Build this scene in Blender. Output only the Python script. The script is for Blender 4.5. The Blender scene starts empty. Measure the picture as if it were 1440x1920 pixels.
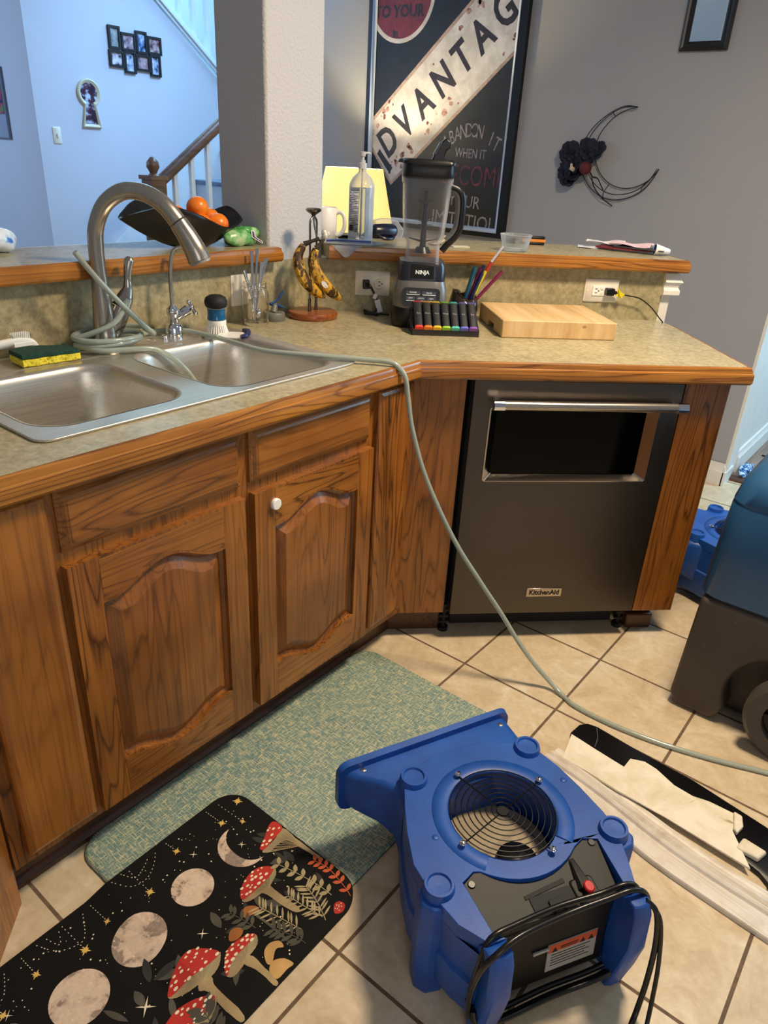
import bpy, math, random
from mathutils import Vector, Matrix
from mathutils.geometry import tessellate_polygon
random.seed(7)
scene = bpy.context.scene
COL = scene.collection
PI = math.pi

# ------------------------------------------------------------------ camera
cam_d = bpy.data.cameras.new('camera')
cam_d.sensor_fit = 'VERTICAL'; cam_d.sensor_height = 24.0
cam_d.lens = 1356.48 / 1920 * 24.0
cam_d.clip_start = 0.02
cam = bpy.data.objects.new('camera', cam_d); COL.objects.link(cam)
CAM = Vector((0.8777, -1.6125, 1.3947))
_yaw, _pitch, _roll = -0.65012, 0.45536, 0.05770
_f = Vector((math.sin(_yaw)*math.cos(_pitch), math.cos(_yaw)*math.cos(_pitch), -math.sin(_pitch)))
_r = Vector((math.cos(_yaw), -math.sin(_yaw), 0)); _u = _r.cross(_f)
_r2 = math.cos(_roll)*_r + math.sin(_roll)*_u
_u2 = -math.sin(_roll)*_r + math.cos(_roll)*_u
cam.matrix_world = Matrix(((_r2.x, _u2.x, -_f.x, CAM.x), (_r2.y, _u2.y, -_f.y, CAM.y), (_r2.z, _u2.z, -_f.z, CAM.z), (0, 0, 0, 1)))
scene.camera = cam

# ------------------------------------------------------------------ view, world, lights
vs = scene.view_settings
scene.display_settings.display_device = 'sRGB'
vs.view_transform = 'Standard'; vs.look = 'None'; vs.gamma = 1.0; vs.exposure = 0.0; vs.use_curve_mapping = False
w = bpy.data.worlds.new('world'); scene.world = w; w.use_nodes = True
w.node_tree.nodes['Background'].inputs[0].default_value = (0.86, 0.91, 1.0, 1)
w.node_tree.nodes['Background'].inputs[1].default_value = 0.21

def area(name, loc, target, size, power, color, size_y=None, spread=PI):
    d = bpy.data.lights.new(name, 'AREA'); d.energy = power; d.color = color; d.spread = spread
    d.shape = 'RECTANGLE' if size_y else 'DISK'; d.size = size
    if size_y: d.size_y = size_y
    o = bpy.data.objects.new(name, d); COL.objects.link(o); o.location = loc
    o.rotation_euler = (Vector(target) - Vector(loc)).to_track_quat('-Z', 'Y').to_euler()
    return o
area('kitchen_ceiling_light', (0.62, 0.20, 2.45), (0.55, 0.0, 0), 0.34, 62, (1.0, 0.80, 0.56))
area('kitchen_front_fill', (2.6, -2.6, 1.7), (0.0, 0.2, 1.0), 1.3, 14, (1.0, 0.95, 0.9), 1.1)  # added fill lamp from the right front, no known window there
area('stair_window_daylight', (-3.2, 3.25, 3.1), (-3.4, 1.5, 1.2), 1.0, 64, (0.34, 0.71, 1.0), 1.2)
area('upper_hall_daylight', (-4.2, 2.0, 3.4), (-4.4, 1.8, 1.5), 1.0, 60, (0.40, 0.78, 1.0), 1.6)
area('hall_soft_fill', (-2.2, 1.75, 2.75), (-3.6, 1.1, 1.3), 0.8, 15, (0.32, 0.61, 1.0), 0.6, spread=1.6)  # soft blue fill added to brighten the stair wall, not a window
area('hall_left_fill', (-4.9, -1.6, 2.3), (-4.2, .8, 1.5), 1.0, 16, (0.36, 0.60, 1.0), 1.2, spread=1.7)  # lamp added at the left to turn the hall wall blue
area('doorway_room_daylight', (1.7, 3.1, 1.9), (0.2, 2.1, 0.3), 1.0, 75, (0.42, 0.74, 1.0), 1.6)

# ------------------------------------------------------------------ colours and materials
def col(h, a=1.0):
    h = h.lstrip('#'); c = [int(h[i:i+2], 16)/255 for i in (0, 2, 4)]
    return tuple(x/12.92 if x <= .04045 else ((x+.055)/1.055)**2.4 for x in c) + (a,)

class NT:
    def __init__(s, name):
        s.m = bpy.data.materials.new(name); s.m.use_nodes = True; s.t = s.m.node_tree
        s.b = s.t.nodes['Principled BSDF']; s.out = s.t.nodes['Material Output']
    def n(s, typ, **kw):
        nd = s.t.nodes.new(typ)
        for k, v in kw.items():
            if k.startswith('i_'):
                key = k[2:]; key = int(key) if key.isdigit() else key.replace('_', ' ')
                nd.inputs[key].default_value = v
            else: setattr(nd, k, v)
        return nd
    def l(s, a, b): s.t.links.new(a, b)
    def ramp(s, fac, stops, interp='LINEAR'):
        r = s.n('ShaderNodeValToRGB'); r.color_ramp.interpolation = interp
        e = r.color_ramp.elements
        while len(e) < len(stops): e.new(0.5)
        for k, (p, c) in enumerate(stops):
            e[k].position = p; e[k].color = c if len(c) == 4 else (*c, 1)
        s.l(fac, r.inputs[0]); return r.outputs[0]
    def mix(s, fac, a, b, blend='MIX'):
        m = s.n('ShaderNodeMix', data_type='RGBA', blend_type=blend)
        for sock, v in ((m.inputs[0], fac), (m.inputs[6], a), (m.inputs[7], b)):
            if hasattr(v, 'links'): s.l(v, sock)
            else: sock.default_value = v
        return m.outputs[2]
    def math(s, op, a, b=None):
        m = s.n('ShaderNodeMath', operation=op)
        for k, v in enumerate((a, b)):
            if v is None: continue
            if hasattr(v, 'links'): s.l(v, m.inputs[k])
            else: m.inputs[k].default_value = v
        return m.outputs[0]
    def coord(s, scale=(1, 1, 1), loc=(0, 0, 0), rnd=0.0, rot=(0, 0, 0)):
        tc = s.n('ShaderNodeTexCoord'); mp = s.n('ShaderNodeMapping')
        mp.inputs['Scale'].default_value = scale; mp.inputs['Location'].default_value = loc; mp.inputs['Rotation'].default_value = rot
        if rnd:
            oi = s.n('ShaderNodeObjectInfo'); v = s.n('ShaderNodeVectorMath', operation='ADD')
            k = s.math('MULTIPLY', oi.outputs['Random'], rnd)
            s.l(tc.outputs['Object'], v.inputs[0]); s.l(k, v.inputs[1]); s.l(v.outputs[0], mp.inputs[0])
        else: s.l(tc.outputs['Object'], mp.inputs[0])
        return mp.outputs[0]
    def noise(s, vec, scale, detail=3, rough=.55, dist=0.0):
        n = s.n('ShaderNodeTexNoise', i_Scale=scale, i_Detail=detail, i_Roughness=rough, i_Distortion=dist)
        s.l(vec, n.inputs['Vector']); return n.outputs[0]
    def bump(s, h, strength=.2, dist=.002):
        b = s.n('ShaderNodeBump', i_Strength=strength, i_Distance=dist); s.l(h, b.inputs['Height']); s.l(b.outputs[0], s.b.inputs['Normal'])
    def base(s, c): 
        if hasattr(c, 'links'): s.l(c, s.b.inputs['Base Color'])
        else: s.b.inputs['Base Color'].default_value = c
        return s
    def set(s, **kw):
        for k, v in kw.items(): s.b.inputs[k.replace('_', ' ')].default_value = v
        return s

def plain(name, hexc, rough=.5, metal=0.0, vary=0.08, **kw):
    t = NT(name); c = col(hexc)
    if vary:
        nz = t.noise(t.coord(rnd=5), 14, 2)
        d = tuple(x*(1-vary) for x in c[:3]) + (1,); l = tuple(min(1, x*(1+vary)) for x in c[:3]) + (1,)
        t.base(t.ramp(nz, [(.3, d), (.7, l)]))
    else: t.base(c)
    t.set(Roughness=rough, Metallic=metal, **kw); return t.m

def glass(name, hexc='#ffffff', rough=.02, ior=1.45, mixt=.0):
    t = NT(name); t.base(col(hexc)); t.set(Roughness=rough, IOR=ior, Transmission_Weight=1.0)
    return t.m

def clear(name, tint='#ffffff', opac=.12, rough=.05, edge=.75):
    # thin clear plastic: mostly transparent with a glossy skin
    t = NT(name); tr = t.n('ShaderNodeBsdfTransparent'); tr.inputs[0].default_value = col(tint)
    mx = t.n('ShaderNodeMixShader'); lw = t.n('ShaderNodeLayerWeight', i_Blend=.35)
    f = t.math('MULTIPLY', lw.outputs['Facing'], edge); f = t.math('ADD', f, opac)
    t.base(col('#c8ccd4')); t.set(Roughness=rough)
    t.l(f, mx.inputs[0]); t.l(tr.outputs[0], mx.inputs[1]); t.l(t.b.outputs[0], mx.inputs[2]); t.l(mx.outputs[0], t.out.inputs[0])
    return t.m

def wood(name, axis, light='#aa6a2a', mid='#86501c', dark='#3e1f09', scale=1.0, rough=.34):
    t = NT(name)
    st = [5.0, 5.0, 5.0]; st[axis] = .42
    v = t.coord(scale=tuple(st), rnd=7)
    n1 = t.noise(v, 1.5*scale, 2, .5)
    n2 = t.noise(v, 6*scale, 3, .6)
    ph = t.math('MULTIPLY', n1, 24.0); ph = t.math('ADD', ph, t.math('MULTIPLY', n2, 1.6))
    fr = t.math('FRACT', ph)
    ring = t.ramp(fr, [(0, (1, 1, 1)), (.10, (.22, .22, .22)), (.45, (0, 0, 0)), (.80, (.10, .10, .10)), (1, (1, 1, 1))])
    st2 = [260., 260., 260.]; st2[axis] = 7.
    pores = t.noise(t.coord(scale=tuple(st2), rnd=3), 1.0, 2, .6)
    pm = t.ramp(pores, [(.55, (0, 0, 0)), (.75, (1, 1, 1))])
    tone = t.noise(t.coord(scale=(1, 1, 1), rnd=9), 5, 2)
    c = t.mix(t.ramp(tone, [(.3, (0, 0, 0)), (.7, (1, 1, 1))]), col(mid), col(light))
    msk = t.ramp(t.noise(v, .9*scale, 2, .5), [(.32, (.25, .25, .25)), (.62, (.92, .92, .92))]); rf = t.math('MULTIPLY', ring, msk)
    c = t.mix(rf, c, col(dark)); c = t.mix(t.math('MULTIPLY', pm, .28), c, col(dark))
    st3 = [95., 95., 95.]; st3[axis] = 1.1
    fl = t.ramp(t.noise(t.coord(scale=tuple(st3), rnd=5), 1.0, 2, .55), [(.52, (0, 0, 0)), (.62, (1, 1, 1))])
    c = t.mix(t.math('MULTIPLY', fl, .30), c, col(dark))
    t.base(c); t.set(Roughness=rough, Coat_Weight=.25, Coat_Roughness=.25)
    t.bump(ring, -.06, .001); return t.m

def steel(name, hexc, axis=0, rough=.28, streak=.25, met=1.0):
    t = NT(name); st = [400., 400., 400.]; st[axis] = 5.
    nz = t.noise(t.coord(scale=tuple(st)), 1.0, 2)
    c = col(hexc); t.base(t.ramp(nz, [(.3, tuple(x*(1-streak) for x in c[:3])), (.7, tuple(min(1, x*(1+streak)) for x in c[:3]))]))
    t.set(Metallic=met, Roughness=rough, Anisotropic=.4); t.bump(nz, .03, .0005); return t.m

M = {}
M['oak_v'] = wood('oak_vertical_grain', 2)
M['oak_h'] = wood('oak_horizontal_grain', 0, light='#ac6e2c', mid='#89511f')
M['oak_trim'] = wood('oak_edge_trim', 0, light='#b0762f', mid='#935c24', dark='#552d0e', scale=.9, rough=.24)
M['oak_trim_y'] = wood('oak_edge_trim_along', 1, light='#b0762f', mid='#935c24', dark='#552d0e', scale=.9, rough=.24)
M['oak_panel'] = wood('oak_panel_grain', 2, light='#9c602a', mid='#7c4a1b', dark='#3c1e0a', scale=.8)
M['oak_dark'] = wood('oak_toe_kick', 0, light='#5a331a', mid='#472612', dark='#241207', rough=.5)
M['oak_end'] = wood('oak_worn_edge', 2, light='#6b3d1c', mid='#572f15', dark='#2e170a', scale=1.3, rough=.4)
M['banana_base'] = wood('cherry_wood', 0, light='#a35a28', mid='#8c4718', dark='#5c2a0d', scale=.5, rough=.3)
M['rail'] = wood('walnut_rail', 1, light='#7a5c4c', mid='#5f4438', dark='#3a2820', scale=.5, rough=.4)

def mk_laminate():
    t = NT('mottled_green_laminate'); v = t.coord()
    a = t.noise(v, 22, 5, .7, .6); b = t.noise(v, 75, 4, .7)
    c = t.ramp(a, [(.32, col('#8d8467')), (.5, col('#a59a78')), (.66, col('#b9ae8c'))])
    c2 = t.ramp(b, [(.36, col('#857a5c')), (.55, col('#aca180')), (.72, col('#c2b894'))])
    t.base(t.mix(.5, c, c2)); t.set(Roughness=.27); return t.m
M['lam'] = mk_laminate()
def mk_splash():
    t = NT('mottled_green_splash_laminate'); v = t.coord()
    a = t.noise(v, 16, 5, .75, .8); b = t.noise(v, 60, 4, .7)
    c = t.ramp(a, [(.32, col('#7f775a')), (.5, col('#a09572')), (.66, col('#b8ad88'))])
    c2 = t.ramp(b, [(.36, col('#776d50')), (.55, col('#a39876')), (.72, col('#bdb28e'))])
    t.base(t.mix(.5, c, c2)); t.set(Roughness=.45); return t.m
M['splash'] = mk_splash()

def mk_tile():
    t = NT('beige_floor_tile'); v = t.coord()
    br = t.n('ShaderNodeTexBrick', offset=0.0, squash=1.0)
    br.inputs['Scale'].default_value = 1.0; br.inputs['Mortar Size'].default_value = .0042; br.inputs['Mortar Smooth'].default_value = .25
    br.inputs['Brick Width'].default_value = .31; br.inputs['Row Height'].default_value = .31
    br.inputs['Color1'].default_value = (0, 0, 0, 1); br.inputs['Color2'].default_value = (1, 1, 1, 1); br.inputs['Mortar'].default_value = (.5, .5, .5, 1)
    t.l(v, br.inputs['Vector'])
    a = t.noise(v, 9, 6, .65, 1.2); b = t.noise(v, 55, 4, .6)
    c = t.ramp(a, [(.3, col('#bea788')), (.46, col('#d0bc9b')), (.60, col('#dccbae')), (.73, col('#e8ddc8'))])
    c = t.mix(.25, c, t.ramp(b, [(.35, col('#b59c7a')), (.6, col('#d8c8ac'))]))
    pt = t.ramp(br.outputs['Color'], [(0, (.94, .94, .94)), (1, (1.0, 1.0, 1.0))])
    c = t.mix(1.0, c, pt, 'MULTIPLY')
    g = t.ramp(t.noise(v, 40, 3), [(.3, col('#5a4634')), (.7, col('#77614a'))])
    t.base(t.mix(br.outputs['Fac'], c, g))
    t.l(t.ramp(br.outputs['Fac'], [(0, (.32, .32, .32)), (1, (.85, .85, .85))]), t.b.inputs['Roughness'])
    h = t.math('SUBTRACT', t.math('MULTIPLY', a, .25), br.outputs['Fac']); t.bump(h, .5, .0025); return t.m
M['tile'] = mk_tile()

def mk_wall(name, hexc, scale=60, st=.35):
    t = NT(name); v = t.coord(); c = col(hexc)
    n = t.noise(v, scale, 4, .6)
    t.base(t.ramp(t.noise(v, 2.5, 2), [(.3, tuple(x*.96 for x in c[:3])), (.7, c)])); t.set(Roughness=.8)
    t.bump(n, st, .004); return t.m
M['wall_grey'] = mk_wall('grey_painted_wall', '#a3a3a9', 90, .12)
M['wall_blue'] = mk_wall('hall_painted_wall', '#c3c9d6', 60, .06)
M['pillar'] = mk_wall('orange_peel_pillar_paint', '#c2bfc0', 110, .9)
M['white_trim'] = plain('white_trim_paint', '#e4dfd6', .4, vary=.03)
M['white_plate'] = plain('white_plastic_plate', '#ded7c8', .35, vary=.02)
M['black'] = plain('black_plastic', '#0c0c0f', .35, vary=.1, Specular_IOR_Level=.35)
M['black_matte'] = plain('black_matte', '#0c0c0f', .7, vary=.1)
M['black_rubber'] = plain('black_rubber_cord', '#121213', .3, vary=.1)
M['chrome'] = plain('chrome', '#e6e6ea', .07, 1.0, vary=0)
M['nickel'] = steel('brushed_nickel', '#aea69b', 2, .25, .12, .92)
M['sink_steel'] = steel('sink_brushed_steel', '#cdc6bb', 1, .34, .12, .80)
M['glass'] = glass('clear_glass')
M['clear'] = clear('clear_plastic')
M['white_paper'] = plain('white_paper', '#e8e8ea', .7, vary=.04)
M['white'] = plain('white_gloss_plastic', '#efece6', .3, vary=.02)

# ------------------------------------------------------------------ mesh builder
S2 = 1/math.sqrt(2)
class MB:
    def __init__(s): s.v = []; s.f = []; s.mi = []; s.cur = 0; s.x = None
    def add(s, vs_, fs, mi=None):
        o = len(s.v)
        for p in vs_:
            p = Vector(p)
            s.v.append(s.x @ p if s.x is not None else p)
        for f in fs: s.f.append([i+o for i in f]); s.mi.append(s.cur if mi is None else mi)
        return s
    def box(s, x0, x1, y0, y1, z0, z1, mi=None):
        p = [(x, y, z) for z in (z0, z1) for y in (y0, y1) for x in (x0, x1)]
        return s.add(p, [(0, 2, 3, 1), (4, 5, 7, 6), (0, 1, 5, 4), (2, 6, 7, 3), (0, 4, 6, 2), (1, 3, 7, 5)], mi)
    def prism(s, poly, z0, z1, holes=(), ax='z', mi=None, taper=None):
        # poly in 2D; ax='z': (x,y); 'y': (x,z) extruded along y; 'x': (y,z) extruded along x
        def P(p, h):
            if ax == 'z': return (p[0], p[1], h)
            if ax == 'y': return (p[0], h, p[1])
            return (h, p[0], p[1])
        loops = [list(poly)] + [list(h) for h in holes]
        flat = [p for l in loops for p in l]; n = len(flat)
        top = flat if taper is None else [(p[0]*taper, p[1]*taper) for p in flat]
        vs_ = [P(p, z0) for p in flat] + [P(p, z1) for p in top]
        if holes:
            tris = tessellate_polygon([[Vector((p[0], p[1], 0)) for p in l] for l in loops])
            fs = [tuple(t) for t in tris] + [tuple(i+n for i in reversed(t)) for t in tris]
        else:
            fs = [tuple(reversed(range(n))), tuple(range(n, 2*n))]
        o = 0
        for l in loops:
            m = len(l)
            for i in range(m):
                a, b = o+i, o+(i+1) % m
                fs.append((a, b, b+n, a+n))
            o += m
        return s.add(vs_, fs, mi)
    def loft(s, rings, closed=True, caps=True, mi=None):
        n = len(rings[0]); vs_ = [p for r in rings for p in r]; fs = []
        for k in range(len(rings)-1):
            for i in range(n if closed else n-1):
                a, b = k*n+i, k*n+(i+1) % n
                fs.append((a, b, b+n, a+n))
        if caps and closed:
            fs.append(tuple(reversed(range(n)))); fs.append(tuple(range((len(rings)-1)*n, len(rings)*n)))
        return s.add(vs_, fs, mi)
    def lathe(s, prof, n=24, c=(0, 0, 0), mi=None, rot=None, caps=True):
        R = rot.to_matrix() if hasattr(rot, 'to_matrix') else rot
        rings = []
        for r, z in prof:
            ring = []
            for i in range(n):
                a = 2*PI*i/n; p = Vector((max(r, 1e-5)*math.cos(a), max(r, 1e-5)*math.sin(a), z))
                if R is not None: p = R @ p
                ring.append(p + Vector(c))
            rings.append(ring)
        return s.loft(rings, caps=caps, mi=mi)
    def cyl(s, a, b, r0, r1=None, n=16, mi=None):
        a = Vector(a); b = Vector(b); d = b-a; R = d.to_track_quat('Z', 'Y').to_matrix()
        return s.lathe([(r0, 0), (r0 if r1 is None else r1, d.length)], n, a, mi, R)
    def sphere(s, c, r, n=16, m=10, sc=(1, 1, 1), mi=None):
        rings = []
        for k in range(m+1):
            t = PI*k/m - PI/2
            rings.append([(c[0]+sc[0]*r*max(math.cos(t), 1e-4)*math.cos(2*PI*i/n), c[1]+sc[1]*r*max(math.cos(t), 1e-4)*math.sin(2*PI*i/n), c[2]+sc[2]*r*math.sin(t)) for i in range(n)])
        return s.loft(rings, mi=mi)
    def tube(s, pts, r, n=10, sub=6, mi=None, closed=False, flat=1.0):
        pts = [Vector(p) for p in pts]
        if sub > 1: pts = smooth(pts, sub, closed)
        rs = r if isinstance(r, (list, tuple)) else None
        rings = []; up = None; N = len(pts)
        for k, p in enumerate(pts):
            if closed: d = (pts[(k+1) % N]-pts[k-1]).normalized()
            else: d = (pts[min(k+1, N-1)]-pts[max(k-1, 0)]).normalized()
            if up is None: up = d.orthogonal().normalized()
            up = (up - d*up.dot(d)); up = up.normalized() if up.length > 1e-6 else d.orthogonal().normalized()
            sd = d.cross(up)
            if rs: 
                q = k/(N-1)*(len(rs)-1); i = min(int(q), len(rs)-2); rr = rs[i]+(rs[i+1]-rs[i])*(q-i)
            else: rr = r
            rings.append([p+rr*(math.cos(2*PI*i/n)*up+math.sin(2*PI*i/n)*sd*flat) for i in range(n)])
        if closed: rings.append(rings[0])
        return s.loft(rings, caps=not closed, mi=mi)
    def sweep(s, prof, path, mi=None, closed=False):
        # prof: (out, z) pairs as a closed loop; path: xy points; out = to the right of travel
        path = [Vector((p[0], p[1])) for p in path]; N = len(path); rings = []
        for k in range(N):
            if closed: d0 = (path[k]-path[k-1]).normalized(); d1 = (path[(k+1) % N]-path[k]).normalized()
            else:
                d1 = (path[min(k+1, N-1)]-path[min(k, N-2)]).normalized(); d0 = (path[max(k, 1)]-path[max(k-1, 0)]).normalized()
            n0 = Vector((d0.y, -d0.x)); n1 = Vector((d1.y, -d1.x)); m = (n0+n1); m = m/max(m.dot(n0), .2)
            rings.append([(path[k].x+m.x*o, path[k].y+m.y*o, z) for o, z in prof])
        if closed: rings.append(rings[0])
        return s.loft(rings, caps=not closed, mi=mi)
    def build(s, name, mats, parent=None, bevel=0, seg=2, sm=35, sub=0, solid=0, loc=None, fix=True):
        me = bpy.data.meshes.new(name); me.from_pydata([tuple(v) for v in s.v], [], s.f)
        mats = mats if isinstance(mats, (list, tuple)) else [mats]
        for m in mats: me.materials.append(M[m] if isinstance(m, str) else m)
        me.polygons.foreach_set('material_index', s.mi)
        if fix:
            import bmesh
            bm = bmesh.new(); bm.from_mesh(me); bmesh.ops.recalc_face_normals(bm, faces=bm.faces); bm.to_mesh(me); bm.free()
        me.polygons.foreach_set('use_smooth', [True]*len(me.polygons))
        me.set_sharp_from_angle(angle=math.radians(sm)); me.update()
        o = bpy.data.objects.new(name, me); COL.objects.link(o)
        if parent is not None: o.parent = parent
        if loc is not None: o.location = loc
        if solid:
            md = o.modifiers.new('solid', 'SOLIDIFY'); md.thickness = solid; md.offset = -1
        if bevel:
            md = o.modifiers.new('bevel', 'BEVEL'); md.width = bevel; md.segments = seg; md.limit_method = 'ANGLE'; md.angle_limit = math.radians(40); md.harden_normals = False
        if sub:
            md = o.modifiers.new('sub', 'SUBSURF'); md.levels = sub; md.render_levels = sub
        return o

def smooth(pts, sub, closed=False):
    out = []; N = len(pts); rng = N if closed else N-1
    for i in range(rng):
        if closed: p0, p1, p2, p3 = pts[i-1], pts[i], pts[(i+1) % N], pts[(i+2) % N]
        else: p0, p1, p2, p3 = pts[max(i-1, 0)], pts[i], pts[i+1], pts[min(i+2, N-1)]
        for k in range(sub):
            t = k/sub; t2 = t*t; t3 = t2*t
            out.append(.5*((2*p1)+(-p0+p2)*t+(2*p0-5*p1+4*p2-p3)*t2+(-p0+3*p1-3*p2+p3)*t3))
    if not closed: out.append(pts[-1])
    return out
def smooth2(poly, sub=4, closed=True): return [(p.x, p.y) for p in smooth([Vector((a, b, 0)) for a, b in poly], sub, closed)]
def rr(x0, x1, y0, y1, r, n=5):
    out = []
    for cx, cy, a0 in ((x1-r, y1-r, 0), (x0+r, y1-r, PI/2), (x0+r, y0+r, PI), (x1-r, y0+r, 1.5*PI)):
        for k in range(n+1):
            a = a0+PI/2*k/n; out.append((cx+r*math.cos(a), cy+r*math.sin(a)))
    return out
def circ(cx, cy, r, n=24, ry=None, a0=0): return [(cx+r*math.cos(a0+2*PI*i/n), cy+(ry or r)*math.sin(a0+2*PI*i/n)) for i in range(n)]
def star(cx, cy, R, r, n=5, a0=.3):
    return [(cx+(R if k % 2 == 0 else r)*math.cos(a0+PI*k/n), cy+(R if k % 2 == 0 else r)*math.sin(a0+PI*k/n)) for k in range(2*n)]

def tag(o, label=None, cat=None, group=None, kind=None):
    if label: o['label'] = label
    if cat: o['category'] = cat
    if group: o['group'] = group
    if kind: o['kind'] = kind
    return o
def thing(name, label, cat, loc=(0, 0, 0), rz=0.0, group=None, rot=None):
    o = bpy.data.objects.new(name, None); COL.objects.link(o); o.empty_display_size = .05
    o.location = loc; o.rotation_euler = rot if rot else (0, 0, rz)
    return tag(o, label, cat, group)
def W_R(u, n, z): return (S2*(u-n), S2*(u+n), z)      # frame of the dishwasher run: along u, depth n
def W_L(l, d, z): return (-d, l, z)                   # frame of the sink run: along l, depth d
RZ_R, RZ_L = PI/4, PI/2
def struct(name, mb, mats, **kw):
    o = mb.build(name, mats, **kw); o['kind'] = 'structure'; return o
def text_mb(mb, txt, size, mat4, depth=.0006, align='CENTER', mi=None, shear=0, bold=0.0, spacing=1.0, sx=1.0):
    # letters drawn in the local xy plane of mat4, raised along +z
    cu = bpy.data.curves.new('lettering', 'FONT'); cu.body = txt; cu.size = size; cu.align_x = align; cu.align_y = 'CENTER'
    cu.extrude = depth; cu.shear = shear; cu.offset = bold; cu.space_character = spacing; cu.resolution_u = 3
    ob = bpy.data.objects.new('lettering', cu); COL.objects.link(ob)
    dg = bpy.context.evaluated_depsgraph_get(); me = bpy.data.meshes.new_from_object(ob.evaluated_get(dg))
    S = Matrix.Diagonal((sx, 1, 1, 1))
    vs_ = [mat4 @ (S @ v.co) for v in me.vertices]; fs = [tuple(p.vertices) for p in me.polygons]
    x = mb.x; mb.x = None; mb.add(vs_, fs, mi); mb.x = x
    bpy.data.objects.remove(ob); bpy.data.curves.remove(cu); bpy.data.meshes.remove(me)
def frame4(o, x, y):
    x = Vector(x).normalized(); y = Vector(y).normalized(); z = x.cross(y)
    return Matrix(((x.x, y.x, z.x, o[0]), (x.y, y.y, z.y, o[1]), (x.z, y.z, z.z, o[2]), (0, 0, 0, 1)))

# ================================================================== the setting
b = MB(); b.box(-6.2, 3.2, -3.2, 5.2, -.06, 0); struct('floor', b, 'tile')
def mk_plank():
    t = NT('grey_brown_plank_floor'); v = t.coord(scale=(14, 1.2, 1)); v2 = t.coord(scale=(60, 3, 1))
    br = t.n('ShaderNodeTexBrick', offset=.5); br.inputs['Scale'].default_value = 1; br.inputs['Brick Width'].default_value = 1.1; br.inputs['Row Height'].default_value = .14
    br.inputs['Mortar Size'].default_value = .002; br.inputs['Color1'].default_value = (.8, .8, .8, 1); br.inputs['Color2'].default_value = (1, 1, 1, 1); br.inputs['Mortar'].default_value = (.3, .3, .3, 1)
    t.l(t.coord(rot=(0, 0, PI/2)), br.inputs['Vector'])
    c = t.ramp(t.noise(v, 1, 4), [(.3, col('#6d5546')), (.55, col('#8f7462')), (.75, col('#a08a78'))])
    c = t.mix(.4, c, t.ramp(t.noise(v2, 1, 2), [(.3, col('#5c4638')), (.7, col('#a58f7e'))]))
    t.base(t.mix(1.0, c, br.outputs['Color'], 'MULTIPLY')); t.set(Roughness=.35); return t.m
M['plank'] = mk_plank()
b = MB(); b.box(.18, 3.2, 2.235, 5.2, .0, .012); struct('floor_far_room', b, 'plank')
b = MB(); b.prism([(2.195, 0), (2.2, .012), (2.215, .018), (2.245, .018), (2.25, .012), (2.25, 0)], .18, 1.1, ax='x'); struct('trim_1', b, 'oak_dark')

b = MB(); b.box(-2.95, .17, 2.1, 2.22, 0, 2.9); struct('wall_back', b, 'wall_grey')
b = MB(); b.prism([(2.1, 0), (2.1, .105), (2.094, .115), (2.092, .10), (2.088, .075), (2.084, .07), (2.084, 0)], -2.9, .176, ax='x')
b.prism([(.17, 0), (.17, .105), (.176, .10), (.18, .075), (.186, .07), (.186, 0)], 2.084, 2.23, ax='y'); struct('baseboard_back', b, 'white_trim')
b = MB(); b.prism([(.1702, 2.1004), (.184, 2.1004), (.184, 2.15), (.178, 2.152), (.178, 2.30), (.1702, 2.30)], 0, 2.3); struct('trim_2', b, 'white_trim')
b = MB(); b.box(.08, .17, 2.22, 4.6, 0, 2.9); struct('wall_far_room', b, 'white_trim')
b = MB(); b.prism([(.17, 0), (.17, .13), (.178, .125), (.18, .10), (.188, .09), (.188, 0)], 2.30, 4.6, ax='y'); struct('baseboard_far_room', b, 'white_trim')
b = MB(); b.box(.0, 3.2, 4.6, 4.7, 0, 2.9); struct('wall_far_room_end', b, 'wall_grey')

# pony walls, pillar
b = MB(); b.box(-1.06, -.872, -2.2, .02, 0, 1.083); b.box(-1.06, -.872, .02, .19, 0, 1.083); struct('wall_bar_left', b, 'white_trim')
b = MB()
b.prism([W_R(-.42, .752, 0)[:2], W_R(.80, .752, 0)[:2], W_R(.80, .94, 0)[:2], W_R(-.40, .94, 0)[:2]], 0, 1.083); struct('wall_bar_right', b, 'white_trim')
prof = [(0, 1.083), (.012, 1.083), (.018, 1.07), (.026, 1.055), (.018, 1.045), (.016, 1.036), (.022, 1.026), (.022, 1.012), (.004, 1.008), (0, 1.008)]
b = MB(); b.sweep(prof, [W_R(.762, .752, 0)[:2], W_R(.80, .752, 0)[:2], W_R(.80, .94, 0)[:2]]); struct('trim_3', b, 'white_trim', sm=30)
b = MB(); b.box(-1.085, -.872, .02, .265, 1.0, 2.9); struct('wall_pillar', b, 'pillar', bevel=.008)

# hall and stair walls
b = MB(); b.prism([(.8, 0), (2.4, 0), (2.4, 1.60), (1.5, 2.30), (.8, 2.86), (.8, 2.86)][:5], -3.75, -3.6, ax='x'); struct('wall_stairs', b, 'wall_blue')
b = MB(); b.box(-6.2, -3.75, .8, .9, 0, 2.9); struct('wall_hall_left', b, 'wall_blue')
b = MB(); b.box(-4.9, -4.75, .9, 5.0, 0, 3.6); struct('wall_stairs_upper', b, 'wall_blue')
b = MB(); b.box(-4.75, -2.95, 3.4, 3.5, 0, 3.6); struct('wall_landing', b, 'wall_blue')

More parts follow.
